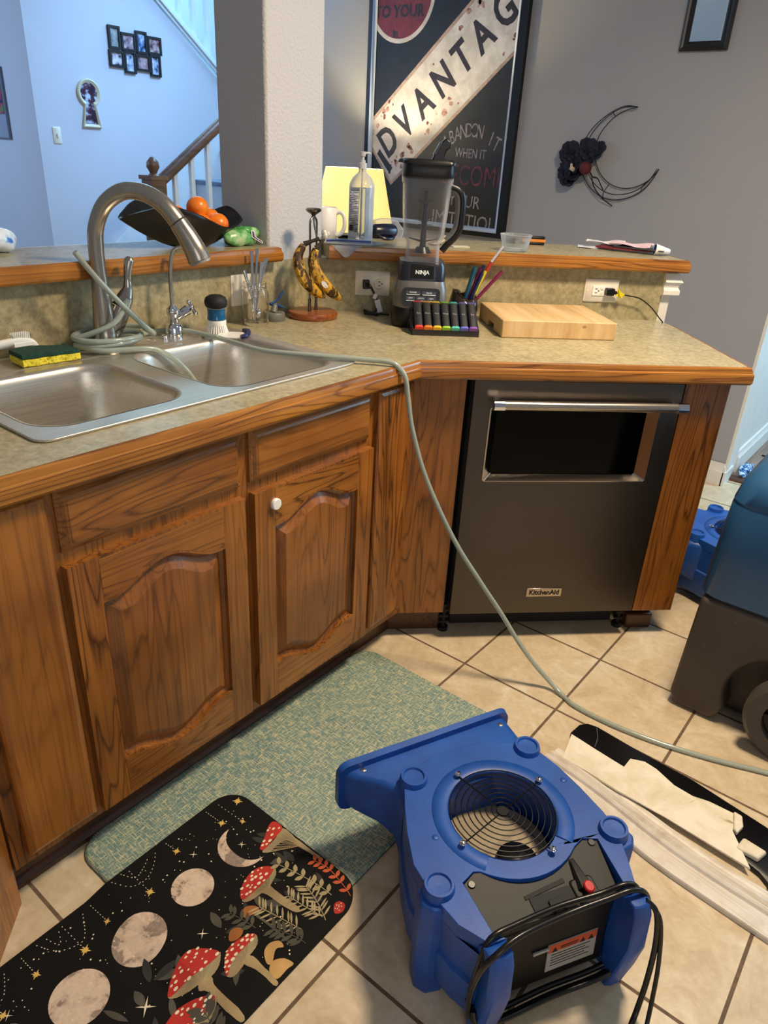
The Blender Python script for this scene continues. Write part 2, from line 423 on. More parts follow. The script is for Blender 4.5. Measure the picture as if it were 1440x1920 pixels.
# ================================================================== countertop with wood edge and backsplash
t = thing('countertop', 'mottled green-beige laminate counter with oak edge running under sink and over dishwasher', 'countertop', (-.5, 0, .89))
t_off = Matrix.Translation((.5, 0, -.89))
FX = -.215
corner = (FX, .1527+FX)
outer = [(FX, -1.262), corner, W_R(.738, .108, 0)[:2], W_R(.782, .66, 0)[:2], W_R(.775, .75, 0)[:2], (-.87, .1907), (-.87, -2.15), (-.60, -2.15), (-.115, -1.362)]
b = MB(); b.x = t_off
b.prism(outer, .89, .92, holes=[[(-.305, -1.045), (-.845, -1.045), (-.845, -.225), (-.305, -.225)]])
b.build('laminate_top', 'lam', t)
prof = [(0, .9195), (.004, .9205), (.009, .917), (.0115, .910), (.0120, .905), (.0150, .903), (.0165, .899), (.0165, .878), (.012, .872), (0, .872)]
def edge(name, mb_path, mt, par, off, pr=prof, sm=30):
    b = MB(); b.x = off; b.sweep(pr, mb_path); return b.build(name, mt, par, sm=sm)
p1 = [(-.115, -1.362), (FX, -1.262), corner]
p2 = [corner, W_R(.738, .108, 0)[:2], W_R(.782, .66, 0)[:2]]
b = MB(); b.x = t_off; b.sweep(prof, p1); b.build('edge_trim', 'oak_trim_y', t, sm=30)
tr = bpy.data.objects.new('edge_trim_frame', None)
bpy.data.objects.remove(tr)
R45 = Matrix.Rotation(-PI/4, 4, 'Z')
b = MB(); b.x = R45 @ t_off
b.sweep(prof, p2); o = b.build('edge_trim', 'oak_trim', t, sm=30); o.rotation_euler = (0, 0, PI/4)
b = MB(); b.x = t_off; b.box(-.872, -.868, -2.15, .1907, .92, 1.086); b.build('backsplash', 'splash', t)
b = MB(); b.x = t_off; b.prism([(-.872, .1907), (-.868, .1907-.002), W_R(.7665, .748, 0)[:2], W_R(.7665, .752, 0)[:2]], .92, 1.086); b.build('backsplash', 'splash', t)

# ================================================================== raised bar ledges
lp = [(0, 1.1295), (.004, 1.1305), (.010, 1.127), (.0115, 1.117), (.0145, 1.114), (.0145, 1.095), (.011, 1.089), (0, 1.089)]
t = thing('bar_ledge', 'narrow raised bar ledge with oak edge behind the sink faucet', 'ledge', (-1.0, -1.0, 1.086))
off = Matrix.Translation((1.0, 1.0, -1.086))
b = MB(); b.x = off; b.prism([(-1.125, -2.2), (-.84, -2.2), (-.84, .026), (-.868, .026), (-.868, .0195), (-1.125, .0195)], 1.09, 1.13); b.build('laminate_top', 'lam', t)
b = MB(); b.x = off; b.sweep(lp, [(-.84, -2.2), (-.84, .026), (-.866, .026)]); b.build('edge_trim', 'oak_trim_y', t, sm=30)
b = MB(); b.x = off; b.sweep(lp, [(-1.125, .018), (-1.125, -2.2)]); b.build('edge_trim', 'oak_trim_y', t, sm=30)
t = thing('bar_ledge', 'raised bar ledge with oak edge behind the blender and cutting board', 'ledge', W_R(.2, .9, 1.086), RZ_R)
b = MB(); b.x = Matrix.Translation((-.2, -.9, -1.086))
b.prism([(-.41, .72), (.815, .72), (.815, 1.09), (-.60, 1.09), (-.583, .961), (-.428, .806), (-.425, .80)], 1.09, 1.13); b.build('laminate_top', 'lam', t)
b = MB(); b.x = Matrix.Translation((-.2, -.9, -1.086)); b.sweep(lp, [(-.41, .72), (.815, .72), (.815, 1.09)]); b.build('edge_trim', 'oak_trim', t, sm=30)

# ================================================================== cabinets
def arch(x0, x1, zs, h, up=1, n=22):
    # one wavy edge from x0 to x1: flat shoulders, ogee rise to the middle
    out = []
    for k in range(n+1):
        q = k/n; s = abs(q-.5)*2
        e = 0 if s > .84 else .5+.5*math.cos(PI*s/.84)
        out.append((x0+(x1-x0)*q, zs+up*h*e**.85))
    return out
def opening(wd, H, ins=0.0):
    m = .060+ins
    bot = arch(m, wd-m, .105+ins, .040, -1); top = arch(m, wd-m, H-.100-ins, .042, 1)
    return bot + top[::-1]
def door(par, x, z, wd, H, label=None):
    d = MB(); d.prism([(x, z), (x+wd, z), (x+wd, z+H), (x, z+H)], -.019, -.0, holes=[[(x+a, z+c) for a, c in opening(wd, H)]], ax='y')
    o = d.build('door', 'oak_v', par, bevel=.005, seg=2)
    m = .062
    for nm, pl in (('rail', [(x+m, z+.006)]+[(x+wd-m, z+.006)]+[(x+a, z+b_-.006) for a, b_ in arch(m, wd-m, .105, .040, -1)][::-1]), ('rail', [(x+a, z+b_+.006) for a, b_ in arch(m, wd-m, H-.100, .042, 1)]+[(x+wd-m, z+H-.006), (x+m, z+H-.006)])):
        q = MB(); q.prism(pl, -.0195, -.0185, ax='y'); q.build(nm, 'oak_h', o)
    if label: o['label'] = label
    p = MB()
    r0 = [(x+a, -.001, z+c) for a, c in opening(wd, H, -.004)]; r1 = [(x+a, -.009, z+c) for a, c in opening(wd, H, -.001)]
    r2 = [(x+a, -.004, z+c) for a, c in opening(wd, H, .008)]; r3 = [(x+a, -.0165, z+c) for a, c in opening(wd, H, .032)]; r4 = [(x+a, -.018, z+c) for a, c in opening(wd, H, .035)]
    p.loft([r0, r1, r2, r3, r4]); p.build('raised_panel', 'oak_panel', o, sm=20)
    # rails carry horizontal grain: thin skins set into the frame
    return o
def drawer(par, x, z, wd, H):
    d = MB(); d.loft([[(x, 0, z), (x+wd, 0, z), (x+wd, 0, z+H), (x, 0, z+H)]] + [[(x+i, -y, z+i), (x+wd-i, -y, z+i), (x+wd-i, -y, z+H-i), (x+i, -y, z+H-i)] for i, y in ((.0, .006), (.004, .009), (.006, .0095), (.013, .0155), (.016, .0165), (.018, .018))])
    return d.build('drawer_front', 'oak_h', par, sm=20)
def carcass(par, x0, x1, depth=.60, z0=.098, z1=.871, mt='oak_v'):
    c = MB(); c.box(x0, x1, 0, .019, z0, z1); c.box(x0, x0+.012, .019, depth, z0, z1); c.box(x1-.012, x1, .019, depth, z0, z1); c.box(x0+.012, x1-.012, .019, depth, z0, z0+.018)
    return c.build('body', mt, par)
def kick(par, x0, x1, d=.05):
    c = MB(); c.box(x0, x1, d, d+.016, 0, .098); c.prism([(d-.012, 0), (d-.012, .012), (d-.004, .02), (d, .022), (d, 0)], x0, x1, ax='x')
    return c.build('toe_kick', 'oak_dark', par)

t = thing('base_cabinet', 'oak sink base cabinet with two arched doors and two drawer fronts', 'cabinet', W_L(-.65, .24, 0), RZ_L)
X = .65
carcass(t, -1.093+X, -.214+X); kick(t, -1.093+X, -.214+X)
drawer(t, -1.079+X, .740, .409, .122); drawer(t, -.642+X, .740, .408, .122)
d1 = door(t, -1.082+X, .118, .414, .596); d2 = door(t, -.640+X, .118, .414, .596)
k = MB(); k.lathe([(.0, .0), (.0140, 0), (.0140, .006), (.012, .0085), (0, .009)], 24, (-.580+X, -.019, .672), rot=Matrix.Rotation(PI/2, 3, 'X'));
tag(k.build('safety_lock', 'white', d2), 'round white child-safety lock')

t = thing('base_cabinet', 'oak base cabinet left of the arched sink doors with one plain plank panel', 'cabinet', W_L(-1.18, .24, 0), RZ_L)
c = MB(); c.box(-.089, .0865, 0, .019, .098, .871); c.box(-.089, .0865, .019, .55, .098, .116); c.box(.0745, .0865, .019, .55, .116, .871); c.build('body', 'oak_v', t)
kick(t, -.085, .0865)
c = MB(); x0, x1, z0, z1 = -.062, .083, .125, .860
c.loft([[(x0+i, -y, z0+i), (x1-i, -y, z0+i), (x1-i, -y, z1-i), (x0+i, -y, z1-i)] for i, y in ((0, 0), (0, .012), (.004, .016), (.012, .019))])
c.build('plank_panel', 'oak_v', t, sm=20)

# the run that turns towards the viewer at the left edge
t = thing('base_cabinet', 'oak corner cabinet at the left edge turning towards the viewer', 'cabinet', (-.245, -1.272, 0), -PI/4)
c = MB(); c.box(.0, .13, -.50, 0, .098, .871); c.build('body', 'oak_v', t)
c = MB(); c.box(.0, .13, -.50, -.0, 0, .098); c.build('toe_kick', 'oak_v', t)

t = thing('base_cabinet', 'oak corner filler cabinet of two plank panels left of dishwasher', 'cabinet', (-.24, -.046, 0), 0)
c = MB(); c.x = Matrix.Translation((.24, .046, 0)) @ Matrix.Rotation(PI/2, 4, 'Z')
c.box(-.213, -.046, .24, .258, .098, .871); c.build('body', 'oak_v', t)
c = MB(); c.x = Matrix.Translation((.24, .046, 0)) @ Matrix.Rotation(PI/2, 4, 'Z'); x0, x1, z0, z1 = -.207, -.060, .128, .857
c.loft([[(x0+i, .24-y, z0+i), (x1-i, .24-y, z0+i), (x1-i, .24-y, z1-i), (x0+i, .24-y, z1-i)] for i, y in ((0, 0), (0, .012), (.004, .016), (.012, .019))]); c.build('plank_panel', 'oak_v', t, sm=20)
RR = Matrix.Translation((.24, .046, 0)) @ Matrix.Rotation(PI/4, 4, 'Z')
c = MB(); c.x = RR; c.box(-.2023, -.052, .137, .155, .098, .873); c.build('plank_panel', 'oak_v', t, bevel=.001)
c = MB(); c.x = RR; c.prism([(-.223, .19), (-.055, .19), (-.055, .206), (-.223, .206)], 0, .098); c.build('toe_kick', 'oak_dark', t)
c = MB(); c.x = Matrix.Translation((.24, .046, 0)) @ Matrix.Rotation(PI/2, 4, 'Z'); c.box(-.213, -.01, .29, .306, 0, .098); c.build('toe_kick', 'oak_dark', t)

# end cabinet right of the dishwasher
t = thing('end_panel', 'oak end cabinet at right end of counter beside dishwasher', 'cabinet', W_R(.645, .40, 0), RZ_R)
c = MB(); c.box(-.066, .068, -.275, .30, .098, .873); c.build('body', 'oak_v', t, bevel=.0015)
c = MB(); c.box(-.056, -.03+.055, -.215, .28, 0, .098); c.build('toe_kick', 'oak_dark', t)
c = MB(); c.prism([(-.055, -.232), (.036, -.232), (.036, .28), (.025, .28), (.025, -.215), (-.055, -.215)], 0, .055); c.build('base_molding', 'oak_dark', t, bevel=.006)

# ================================================================== dishwasher
def mk_dw():
    t = NT('black_stainless'); nz = t.noise(t.coord(scale=(2, 2, 500)), 1, 2)
    t.base(t.ramp(nz, [(.3, col('#5e5853')), (.7, col('#625c57'))])); t.set(Metallic=1.0, Roughness=.40, Anisotropic=.3); return t.m
M['dw'] = mk_dw()
M['dw_glass'] = plain('dishwasher_window_glass', '#030303', .10, vary=0, Specular_IOR_Level=.12)
M['bright_steel'] = plain('polished_steel', '#b9b0a6', .16, 1.0, vary=.02)
t = thing('dishwasher', 'dark stainless dishwasher with a window in the door under counter', 'dishwasher', W_R(.268, .40, 0), RZ_R)
fy = -.282
c = MB(); c.box(-.296, .296, -.235, .28, .10, .862); c.build('tub', 'black_matte', t)
dx0, dx1, dz0, dz1 = -.303, .303, .103, .866
wx0, wx1, wz0, wz1 = -.250, .247, .566, .790
c = MB(); hole = rr(wx0, wx1, wz0, wz1, .008, 3)
c.prism([(dx0, dz0), (dx1, dz0), (dx1, dz1), (dx0, dz1)], fy, fy+.045, holes=[hole], ax='y'); dd = c.build('door', 'dw', t, bevel=.002)
c = MB(); c.box(wx0+.0, wx1-.0, fy+.028, fy+.044, wz0, wz1); tag(c.build('window', 'dw_glass', dd), 'black glass window')
c = MB(); ring = lambda i, y: [(a, y, b_) for a, b_ in rr(wx0+i, wx1-i, wz0+i*.45, wz1-i*.2, .008, 3)]
c.loft([ring(-.002, fy+.003), ring(-.002, fy-.002), ring(.002, fy-.002), ring(.026, fy+.026)], caps=False); c.build('window_bezel', 'bright_steel', dd, sm=25)
c = MB(); c.cyl((-.232, fy-.036, .806), (.281, fy-.036, .806), .0135, n=20); hb = c.build('handle', 'nickel', dd)
for sx in (-.236, .285):
    c = MB(); c.cyl((sx-.018 if sx < 0 else sx-.012, fy-.036, .806), (sx+.012 if sx < 0 else sx+.018, fy-.036, .806), .0155, n=20)
    c.cyl((sx, fy, .806), (sx, fy-.036, .806), .011, n=14); tag(c.build('handle_bracket', 'chrome', hb), 'chrome handle end')
c = MB(); c.box(-.063, .052, fy-.003, fy, .166, .197); bd = c.build('badge', 'bright_steel', dd, bevel=.001)
c = MB(); text_mb(c, 'KitchenAid', .0235, frame4((-.0055, fy-.0035, .1815), (1, 0, 0), (0, 0, 1)), .0005, bold=.0006, sx=.93); c.build('lettering', 'black', bd)
c = MB(); c.box(-.28, .28, -.20, -.18, .012, .10); c.build('toe_plate', 'black_matte', t)
for sx in (-.315, .29):
    c = MB(); c.cyl((sx+.01, -.215, 0), (sx+.01, -.215, .10), .007, n=10); c.cyl((sx+.01, -.215, .0), (sx+.01, -.215, .014), .017, n=12)
    for a in range(3): c.box(sx-.004, sx+.024, -.223, -.207, .03+.022*a, .038+.022*a)
    c.build('leveling_leg', 'black_matte', t)

# ================================================================== sink
t = thing('sink', 'double-bowl brushed steel drop-in sink set in the laminate counter', 'sink', (-.575, -.635, .92))
off = Matrix.Translation((.575, .635, -.92))
L_ = (-.700, -.337, -1.030, -.692, .075); R_ = (-.705, -.318, -.628, -.252, .075)
c = MB(); c.x = off
c.prism(rr(-.857, -.292, -1.058, -.213, .03, 5), .9205, .9255, holes=[rr(*L_, 8), rr(*R_, 8)]); c.build('deck', 'sink_steel', t, bevel=.0018)
c = MB(); c.x = off
c.sweep([(-.004, .9253), (-.001, .9278), (.004, .9282), (.008, .9253)], [(-.735, -1.03), (-.735, -.66)] + [(-.735+.018*math.sin(PI*k/8), -.66+.05*k/8*1.0) for k in range(1, 9)] + [(-.738, -.30), (-.738, -.25)]); c.build('deck_ridge', 'sink_steel', t, sm=60)
for (x0, x1, y0, y1, r) in (L_, R_):
    c = MB(); c.x = off
    rg = lambda i, z, q=0: [(a, b_, z) for a, b_ in rr(x0+i, x1-i, y0+i, y1-i, max(r-i*.3+q, .02), 8)]
    cx, cy = (x0+x1)/2, (y0+y1)/2
    rings = [rg(-.001, .9262), rg(.003, .9255), rg(.008, .920), rg(.012, .908), rg(.018, .86), rg(.024, .80), rg(.032, .772), rg(.050, .757), rg(.080, .751)]
    n = len(rings[0])
    for s_ in (.62, .30): rings.append([(cx+(p[0]-cx)*s_, cy+(p[1]-cy)*s_, .748 if s_ > .4 else .745) for p in rings[8]])
    c.loft(rings, caps=False); c.add(rings[-1], [tuple(range(n))])
    bo = c.build('bowl', 'sink_steel', t, sm=60)
    c = MB(); c.x = off; c.lathe([(.0, .746), (.012, .747), (.03, .7462), (.038, .749), (.043, .7495), (.044, .7465)], 24, (cx, cy, 0)); c.build('drain', 'chrome', bo)
c = MB(); c.x = off; c.lathe([(.0, .9275), (.011, .9275), (.014, .926), (.014, .9252)], 16, (-.80, -.475, 0)); c.lathe([(.008, .926), (.008, .934), (.005, .936), (0, .936)], 12, (-.79, -.440, 0)); c.build('hole_cap', 'chrome', t)
DZ = .9258

# main faucet
t = thing('faucet', 'tall brushed nickel gooseneck faucet behind the sink with hose coiled round base', 'faucet', (-.80, -.605, DZ))
dx, dy = .813, .582
st = [(0, 0), (0, .09), (0, .17), (0, .235), (.006, .285), (.032, .335), (.078, .366), (.128, .366), (.172, .343), (.203, .308)]
P3 = lambda s, z: (dx*s, dy*s, z)
c = MB(); c.lathe([(.034, 0), (.034, .004), (.0305, .010), (.0275, .05), (.0225, .12), (.0195, .170), (.0195, .178)], 24); bd = c.build('body', 'nickel', t)
c = MB(); c.tube([P3(*q) for q in st[2:]], [.0185, .0185, .0185, .0185, .0190, .0195, .0200, .0205, .021], n=18, sub=7); c.build('spout', 'nickel', t, sm=50)
c = MB(); c.tube([P3(*q) for q in ((.2045, .306), (.222, .280), (.240, .248), (.250, .224))], [.0218, .024, .0265, .028], n=20, sub=5); hd = c.build('spray_head', 'nickel', t, sm=50)
c = MB(); c.tube([P3(.2502, .2235), P3(.2525, .2175)], [.026, .025], n=20, sub=1); tag(c.build('nozzle', plain('clear_grey_nozzle', '#8d8a86', .3, vary=.02), hd), 'grey nozzle')
c = MB(); c.tube([(.0, .004, .022), (.004, .026, .056), (.006, .046, .094)], [.023, .025, .0245], n=20, sub=5); hb = c.build('valve_body', 'nickel', t, sm=50)
c = MB(); c.tube([(.0062, .0466, .0948), (.0066, .0488, .0985)], .0235, n=20, sub=1); tag(c.build('seal_ring', 'black', hb), 'black ring')
c = MB(); c.tube([(.0066, .049, .099), (.008, .060, .118), (.010, .068, .140), (.010, .070, .160), (.010, .074, .185), (.010, .080, .205), (.010, .084, .214)], [.0225, .020, .0115, .0085, .0105, .0125, .006], n=16, sub=5, flat=.85); c.build('lever', 'nickel', hb, sm=50)

# small filtered water tap
t = thing('water_tap', 'small chrome filtered-water tap with cross handle right of the tall faucet', 'faucet', (-.80, -.400, DZ))
c = MB(); c.lathe([(.0235, 0), (.0235, .026), (.020, .031), (.0145, .034), (.0135, .052), (.0165, .058), (.0175, .066), (.0165, .073), (.011, .078), (.006, .083)], 24); c.build('body', 'chrome', t)
c = MB(); c.tube([(0, 0, .08), (0, 0, .14), (.000, .004, .185), (.004, .012, .218), (.016, .030, .229), (.030, .050, .215), (.036, .058, .203)], [.0055]*5+[.007, .0072], n=12, sub=6); c.build('spout', 'nickel', t, sm=50)
c = MB(); c.tube([(0, .008, .048), (.003, .028, .058), (.006, .044, .066)], [.009, .0135, .0145], n=16, sub=4); c.tube([(.006, .044, .066), (.008, .054, .071)], [.010, .006], n=12, sub=2); vb = c.build('valve_body', 'chrome', t, sm=50)
c = MB(); c.sphere((.0085, .056, .072), .0075); c.tube([(.0085, .056, .072), (.012, .064, .056)], [.004, .0055], n=10, sub=3); c.sphere((.0125, .0655, .0535), .0062); c.tube([(.0085, .056, .072), (.005, .050, .085)], [.004, .005], n=10, sub=3); c.sphere((.005, .0495, .086), .0058); c.build('cross_handle', 'chrome', vb)

# ------------------------------------------------------------------ hoses
def mk_hose():
    t = NT('clear_vinyl_hose'); t.base(col('#bcc8be')); t.set(Roughness=.18, Transmission_Weight=.45, IOR=1.35, Coat_Weight=.5); return t.m
M['hose'] = mk_hose()
def coil(cx, cy, r0, r1, z0, z1, a0, a1, n=20, ex=1.0):
    return [(cx+(r0+(r1-r0)*k/n)*math.cos(a0+(a1-a0)*k/n)*ex, cy+(r0+(r1-r0)*k/n)*math.sin(a0+(a1-a0)*k/n), z0+(z1-z0)*k/n) for k in range(n+1)]
hr = .0068
t = thing('hose', 'long clear vinyl hose from the faucet over the counter edge down to the floor', 'hose', (-.2, -.165, 0))
c = MB(); c.x = Matrix.Translation((.2, .165, 0))
path = [(-.748, -.690, 1.165), (-.745, -.650, 1.11), (-.742, -.595, 1.045), (-.735, -.545, .99), (-.735, -.51, .958)]
path += coil(-.785, -.605, .098, .066, .968, .940, .6, .6+2*PI*2.35, 28, .70)[1:]
path += [(-.845, -.548, .936), (-.845, -.47, .934), (-.838, -.40, .934), (-.800, -.36, .934), (-.70, -.352, .935), (-.60, -.352, .935), (-.50, -.352, .935), (-.40, -.30, .935), (-.318, -.243, .934), (-.262, -.200, .932), (-.232, -.183, .932), (-.207, -.169, .925), (-.186, -.157, .895), (-.176, -.152, .84), (-.160, -.144, .755), (-.118, -.122, .622), (-.04, -.081, .456), (.038, -.041, .332), (.101, -.008, .237), (.151, .019, .154), (.201, .045, .083), (.251, .068, .028), (.300, .062, hr), (.351, .044, hr), (.465, .043, hr), (.593, .063, hr), (.723, .101, hr), (.845, .147, hr), (.98, .185, hr), (1.2, .19, hr)]
c.tube(path, hr, n=10, sub=5); c.build('tube', 'hose', t, sm=80)
t = thing('hose', 'short clear vinyl hose looped at faucet base with its end in the right bowl', 'hose', (-.79, -.605, DZ))
c = MB(); c.x = Matrix.Translation((.79, .605, -DZ))
path = coil(-.79, -.605, .075, .088, 1.02, .955, -.5, -.5-2*PI*.55, 10, .75)[1:] 
path = [(-.752, -.565, 1.045), (-.745, -.615, .995)] + coil(-.79, -.605, .080, .088, .962, .945, -1.6, -1.6-2*PI*1.0, 14, .75) + [(-.735, -.665, .938), (-.705, -.600, .937), (-.690, -.545, .932), (-.676, -.500, .905), (-.665, -.465, .865), (-.658, -.448, .835)]
c.tube(path, hr, n=10, sub=5); c.build('tube', 'hose', t, sm=80)

# ------------------------------------------------------------------ sponge, brushes, scraper
def mk_sponge():
    t = NT('yellow_sponge'); v = t.coord(); nz = t.noise(v, 160, 3, .6)
    t.base(t.ramp(nz, [(.36, col('#a8961a')), (.5, col('#e6d53c'))])); t.set(Roughness=.9); t.bump(nz, .8, .004); return t.m
M['sponge'] = mk_sponge()
def mk_scour():
    t = NT('green_scouring_pad'); nz = t.noise(t.coord(), 320, 3, .7)
    t.base(t.ramp(nz, [(.35, col('#0b2a22')), (.65, col('#1f4f40'))])); t.set(Roughness=.95); t.bump(nz, .8, .003); return t.m
M['scour'] = mk_scour()
t = thing('sponge', 'yellow sponge with green scouring side on the back rim of the sink', 'sponge', (-.766, -.785, .9285), 1.50)
def slab(z0, z1, wob):
    rings = []
    for k in range(13):
        x = -.068+.136*k/12; w0 = .036*(1-.06*math.sin(k*1.7)); zb = wob*math.sin(k/12*PI*1.3+.5)
        rings.append([(x, -w0, z0+zb*.4), (x, w0, z0+zb*.4), (x, w0*.98, z1+zb), (x, -w0*.98, z1+zb)])
    return rings
c = MB(); c.loft(slab(.0, .0165, .0)); c.build('foam', 'sponge', t, bevel=.002)
c = MB(); c.loft(slab(.0167, .0260, .0035)); c.build('scouring_pad', 'scour', t, bevel=.0015)
t = thing('dish_brush', 'white-handled scrub brush lying behind the yellow sponge', 'brush', (-.835, -.815, DZ), 1.57)
c = MB(); c.tube([(-.10, .0, .022), (-.05, .0, .034), (.0, 0, .036), (.03, 0, .030), (.045, .0, .014)], [.008, .009, .010, .010, .006], n=12, sub=5, flat=1.5); c.build('handle', 'white', t)
c = MB()
for i in range(9):
    for j in range(3): c.cyl((.002+.0045*i-.01, -.008+.008*j, .034), (.002+.0045*i-.01, -.008+.008*j, .058), .0016, n=6)
c.box(-.012, .034, -.014, .014, .028, .036); c.build('bristles', 'white', t)

t = thing('dish_brush', 'palm scrub brush with black knob and blue soap chamber standing on the sink rim', 'brush', (-.757, -.287, DZ), -.3)
M['blue_gel'] = plain('blue_soap_plastic', '#12557f', .12, vary=.1)
c = MB()
for ring_r, n in ((.029, 26), (.022, 18), (.012, 9)):
    for i in range(n):
        a = 2*PI*i/n; c.cyl((ring_r*math.cos(a), ring_r*math.sin(a), .002), (.78*ring_r*math.cos(a), .78*ring_r*math.sin(a), .026), .0026, .002, n=6)
c.build('bristles', 'white', t)
c = MB(); c.lathe([(.018, .022), (.025, .023), (.0265, .028), (.026, .035), (.024, .037)], 24); c.build('brush_head', 'white', t)
c = MB(); c.lathe([(.024, .0365), (.0265, .040), (.0245, .05), (.0245, .060), (.0255, .066), (.024, .067)], 24); c.build('soap_chamber', 'blue_gel', t)
c = MB(); c.lathe([(.0235, .067), (.026, .069), (.0235, .071)], 24); c.build('collar', clear('clear_collar', opac=.3), t)
c = MB(); c.lathe([(.022, .070), (.029, .073), (.0315, .081), (.0315, .088), (.027, .098), (.017, .1035), (0, .105)], 24); c.build('knob', 'black_matte', t, sm=60)
t = thing('pan_scraper', 'white scraper blade with a dark blue grip lying on the sink rim', 'scraper', (-.682, -.262, DZ), .75)
M['navy'] = plain('navy_blue_plastic', '#1d2452', .35, vary=.1)
c = MB(); c.prism([(-.066, -.028), (-.060, -.033), (.0, -.033), (.004, -.028), (.004, .028), (.0, .033), (-.048, .033), (-.066, .016)], 0, .0045); c.build('blade', 'white', t, bevel=.001)
c = MB(); c.tube([(.002, -.040, .0068), (.014, -.030, .009), (.018, .0, .009), (.014, .030, .009), (.000, .040, .0068)], .0065, n=10, sub=5); c.build('grip', 'navy', t)

# ------------------------------------------------------------------ jar of cutlery, lid
CZ = .9202
def jar_mb(h, r):
    c = MB()
    out = [(0, 0), (r*.86, 0), (r*.97, .006), (r, .014), (r, h*.70), (r*.96, h*.78), (r*.84, h*.835), (r*.84, h*.88), (r*.88, h*.89), (r*.88, h*.91), (r*.84, h*.92), (r*.84, h*.995), (r*.82, h)]
    inn = [(r*.78, h*.995), (r*.78, h*.84), (r*.91, h*.77), (r*.94, h*.70), (r*.94, .016), (r*.9, .009), (0, .008)]
    c.lathe(out+inn, 32, caps=False); return c
t = thing('glass_jar', 'clear glass canning jar holding silver cutlery beside sink', 'jar', (-.800, -.104, CZ))
jar_mb(.122, .041).build('glass', 'glass', t, sm=50)
JX, JY = -.800, -.104
def cutlery(kind, lab, a, b, hd):
    t = thing(kind, lab, kind.replace('_', ' ').split()[-1], (JX+a[0], JY+a[1], CZ+a[2]))
    d = Vector(b)-Vector(a); c = MB()
    c.tube([(0, 0, 0), d*.35, d*.75, d], [.0035, .003, .0042, .0062], n=8, sub=4, flat=.4); c.build('handle', 'chrome', t)
    c = MB()
    if hd == 'spoon': c.sphere((0, 0, .006), .016, sc=(.9, .35, 1.25))
    elif hd == 'fork':
        for k in (-.006, -.002, .002, .006): c.cyl((k, 0, .018), (k, 0, -.004), .0014, n=6)
        c.box(-.0075, .0075, -.001, .001, .016, .03)
    else: c.prism([(-.009, 0), (.006, 0), (.009, .03), (.006, .06), (-.008, .06)], -.001, .001, ax='y')
    c.build('bowl' if hd == 'spoon' else ('tines' if hd == 'fork' else 'blade'), 'chrome', t)
cutlery('butter_knife', 'silver table knife, tallest piece leaning right in jar', (-.006, -.004, .012), (.000, .014, .215), 'knife')
cutlery('table_fork', 'silver fork standing upright at left of tall knife in jar', (.006, -.012, .014), (-.004, -.006, .210), 'fork')
cutlery('table_spoon', 'short silver spoon at the left side of cutlery jar', (.004, .004, .024), (-.020, -.022, .155), 'spoon')
cutlery('table_knife', 'dark-handled table knife leaning far right out of cutlery jar', (-.004, -.014, .014), (-.010, .058, .185), 'knife')
cutlery('tea_spoon', 'bright teaspoon leaning at the right in the glass cutlery jar', (.008, -.004, .024), (.010, .020, .180), 'spoon')
M['grey_plastic'] = plain('grey_plastic', '#6c6c66', .45, vary=.05)
M['blue_flip'] = plain('blue_plastic', '#1f4a80', .3, vary=.1)
t = thing('bottle_lid', 'grey bottle lid with open blue flip spout beside jar of cutlery', 'lid', (-.808, -.018, CZ), .4)
c = MB(); c.lathe([(0, .024), (.022, .026), (.030, .0245), (.0325, .021), (.0335, .002), (.0325, 0), (0, 0)], 32, caps=False); c.tube([(0, -.006, .024), (0, .003, .042), (0, .008, .048)], [.011, .009, .007], n=12, sub=3); c.build('cap', 'grey_plastic', t)
c = MB(); c.tube([(-.004, -.004, .046), (-.01, -.01, .050), (.004, .006, .058), (.016, .014, .076), (.022, .018, .088)], [.004, .005, .006, .009, .004], n=10, sub=4, flat=.6); c.tube([(0, 0, .046), (.012, .014, .040), (.022, .024, .036)], [.006, .007, .005], n=10, sub=3, flat=.6); c.build('flip_spout', 'blue_flip', t)

# ------------------------------------------------------------------ banana stand and bananas
BX, BY = -.768, .112
t = thing('banana_stand', 'metal banana hanger on a round wooden base beside the blender', 'stand', (BX, BY, CZ), .15)
c = MB(); c.lathe([(0, 0), (.076, 0), (.079, .003), (.080, .014), (.077, .020), (0, .0205)], 40, caps=False); c.build('base', 'banana_base', t, sm=40)
M['dark_metal'] = plain('dark_nickel', '#77726c', .25, 1.0, vary=.05)
for s_ in (-1, 1):
    y = .0175*s_; c = MB(); c.tube([(0, y, .02), (0, y, .12), (0, y, .25), (0, y, .285), (0, y*.55, .297), (0, y*.2, .302)], .0033, n=10, sub=4); c.lathe([(.005, .02), (.005, .034), (.0045, .052), (.0055, .056), (.0035, .060)], 12, (0, y, 0)); c.build('post', 'dark_metal', t, sm=60)
c = MB(); c.lathe([(0, .300), (.004, .300), (.007, .306), (.016, .312), (.023, .317), (.024, .321), (.020, .325), (0, .3265)], 28, caps=False); c.build('finial', 'dark_metal', t, sm=50)
c = MB(); c.tube([(0, 0, .302), (.004, 0, .275), (.012, .002, .245), (.024, .004, .232), (.034, .005, .238)], .0028, n=8, sub=5); c.build('hook', 'dark_metal', t, sm=60)
def mk_banana():
    t = NT('overripe_banana_skin'); v = t.coord(scale=(1, 1, .55), rnd=3)
    a = t.noise(v, 34, 4, .65); b_ = t.noise(v, 110, 3, .7)
    y = t.ramp(t.noise(v, 12, 2), [(.3, col('#b88718')), (.7, col('#d9ad33'))])
    m1 = t.ramp(a, [(.50, (0, 0, 0)), (.56, (1, 1, 1))]); m2 = t.ramp(b_, [(.55, (0, 0, 0)), (.62, (1, 1, 1))])
    t.base(t.mix(m1, t.mix(m2, y, col('#5a3a12')), col('#3a2412'))); t.set(Roughness=.5); return t.m
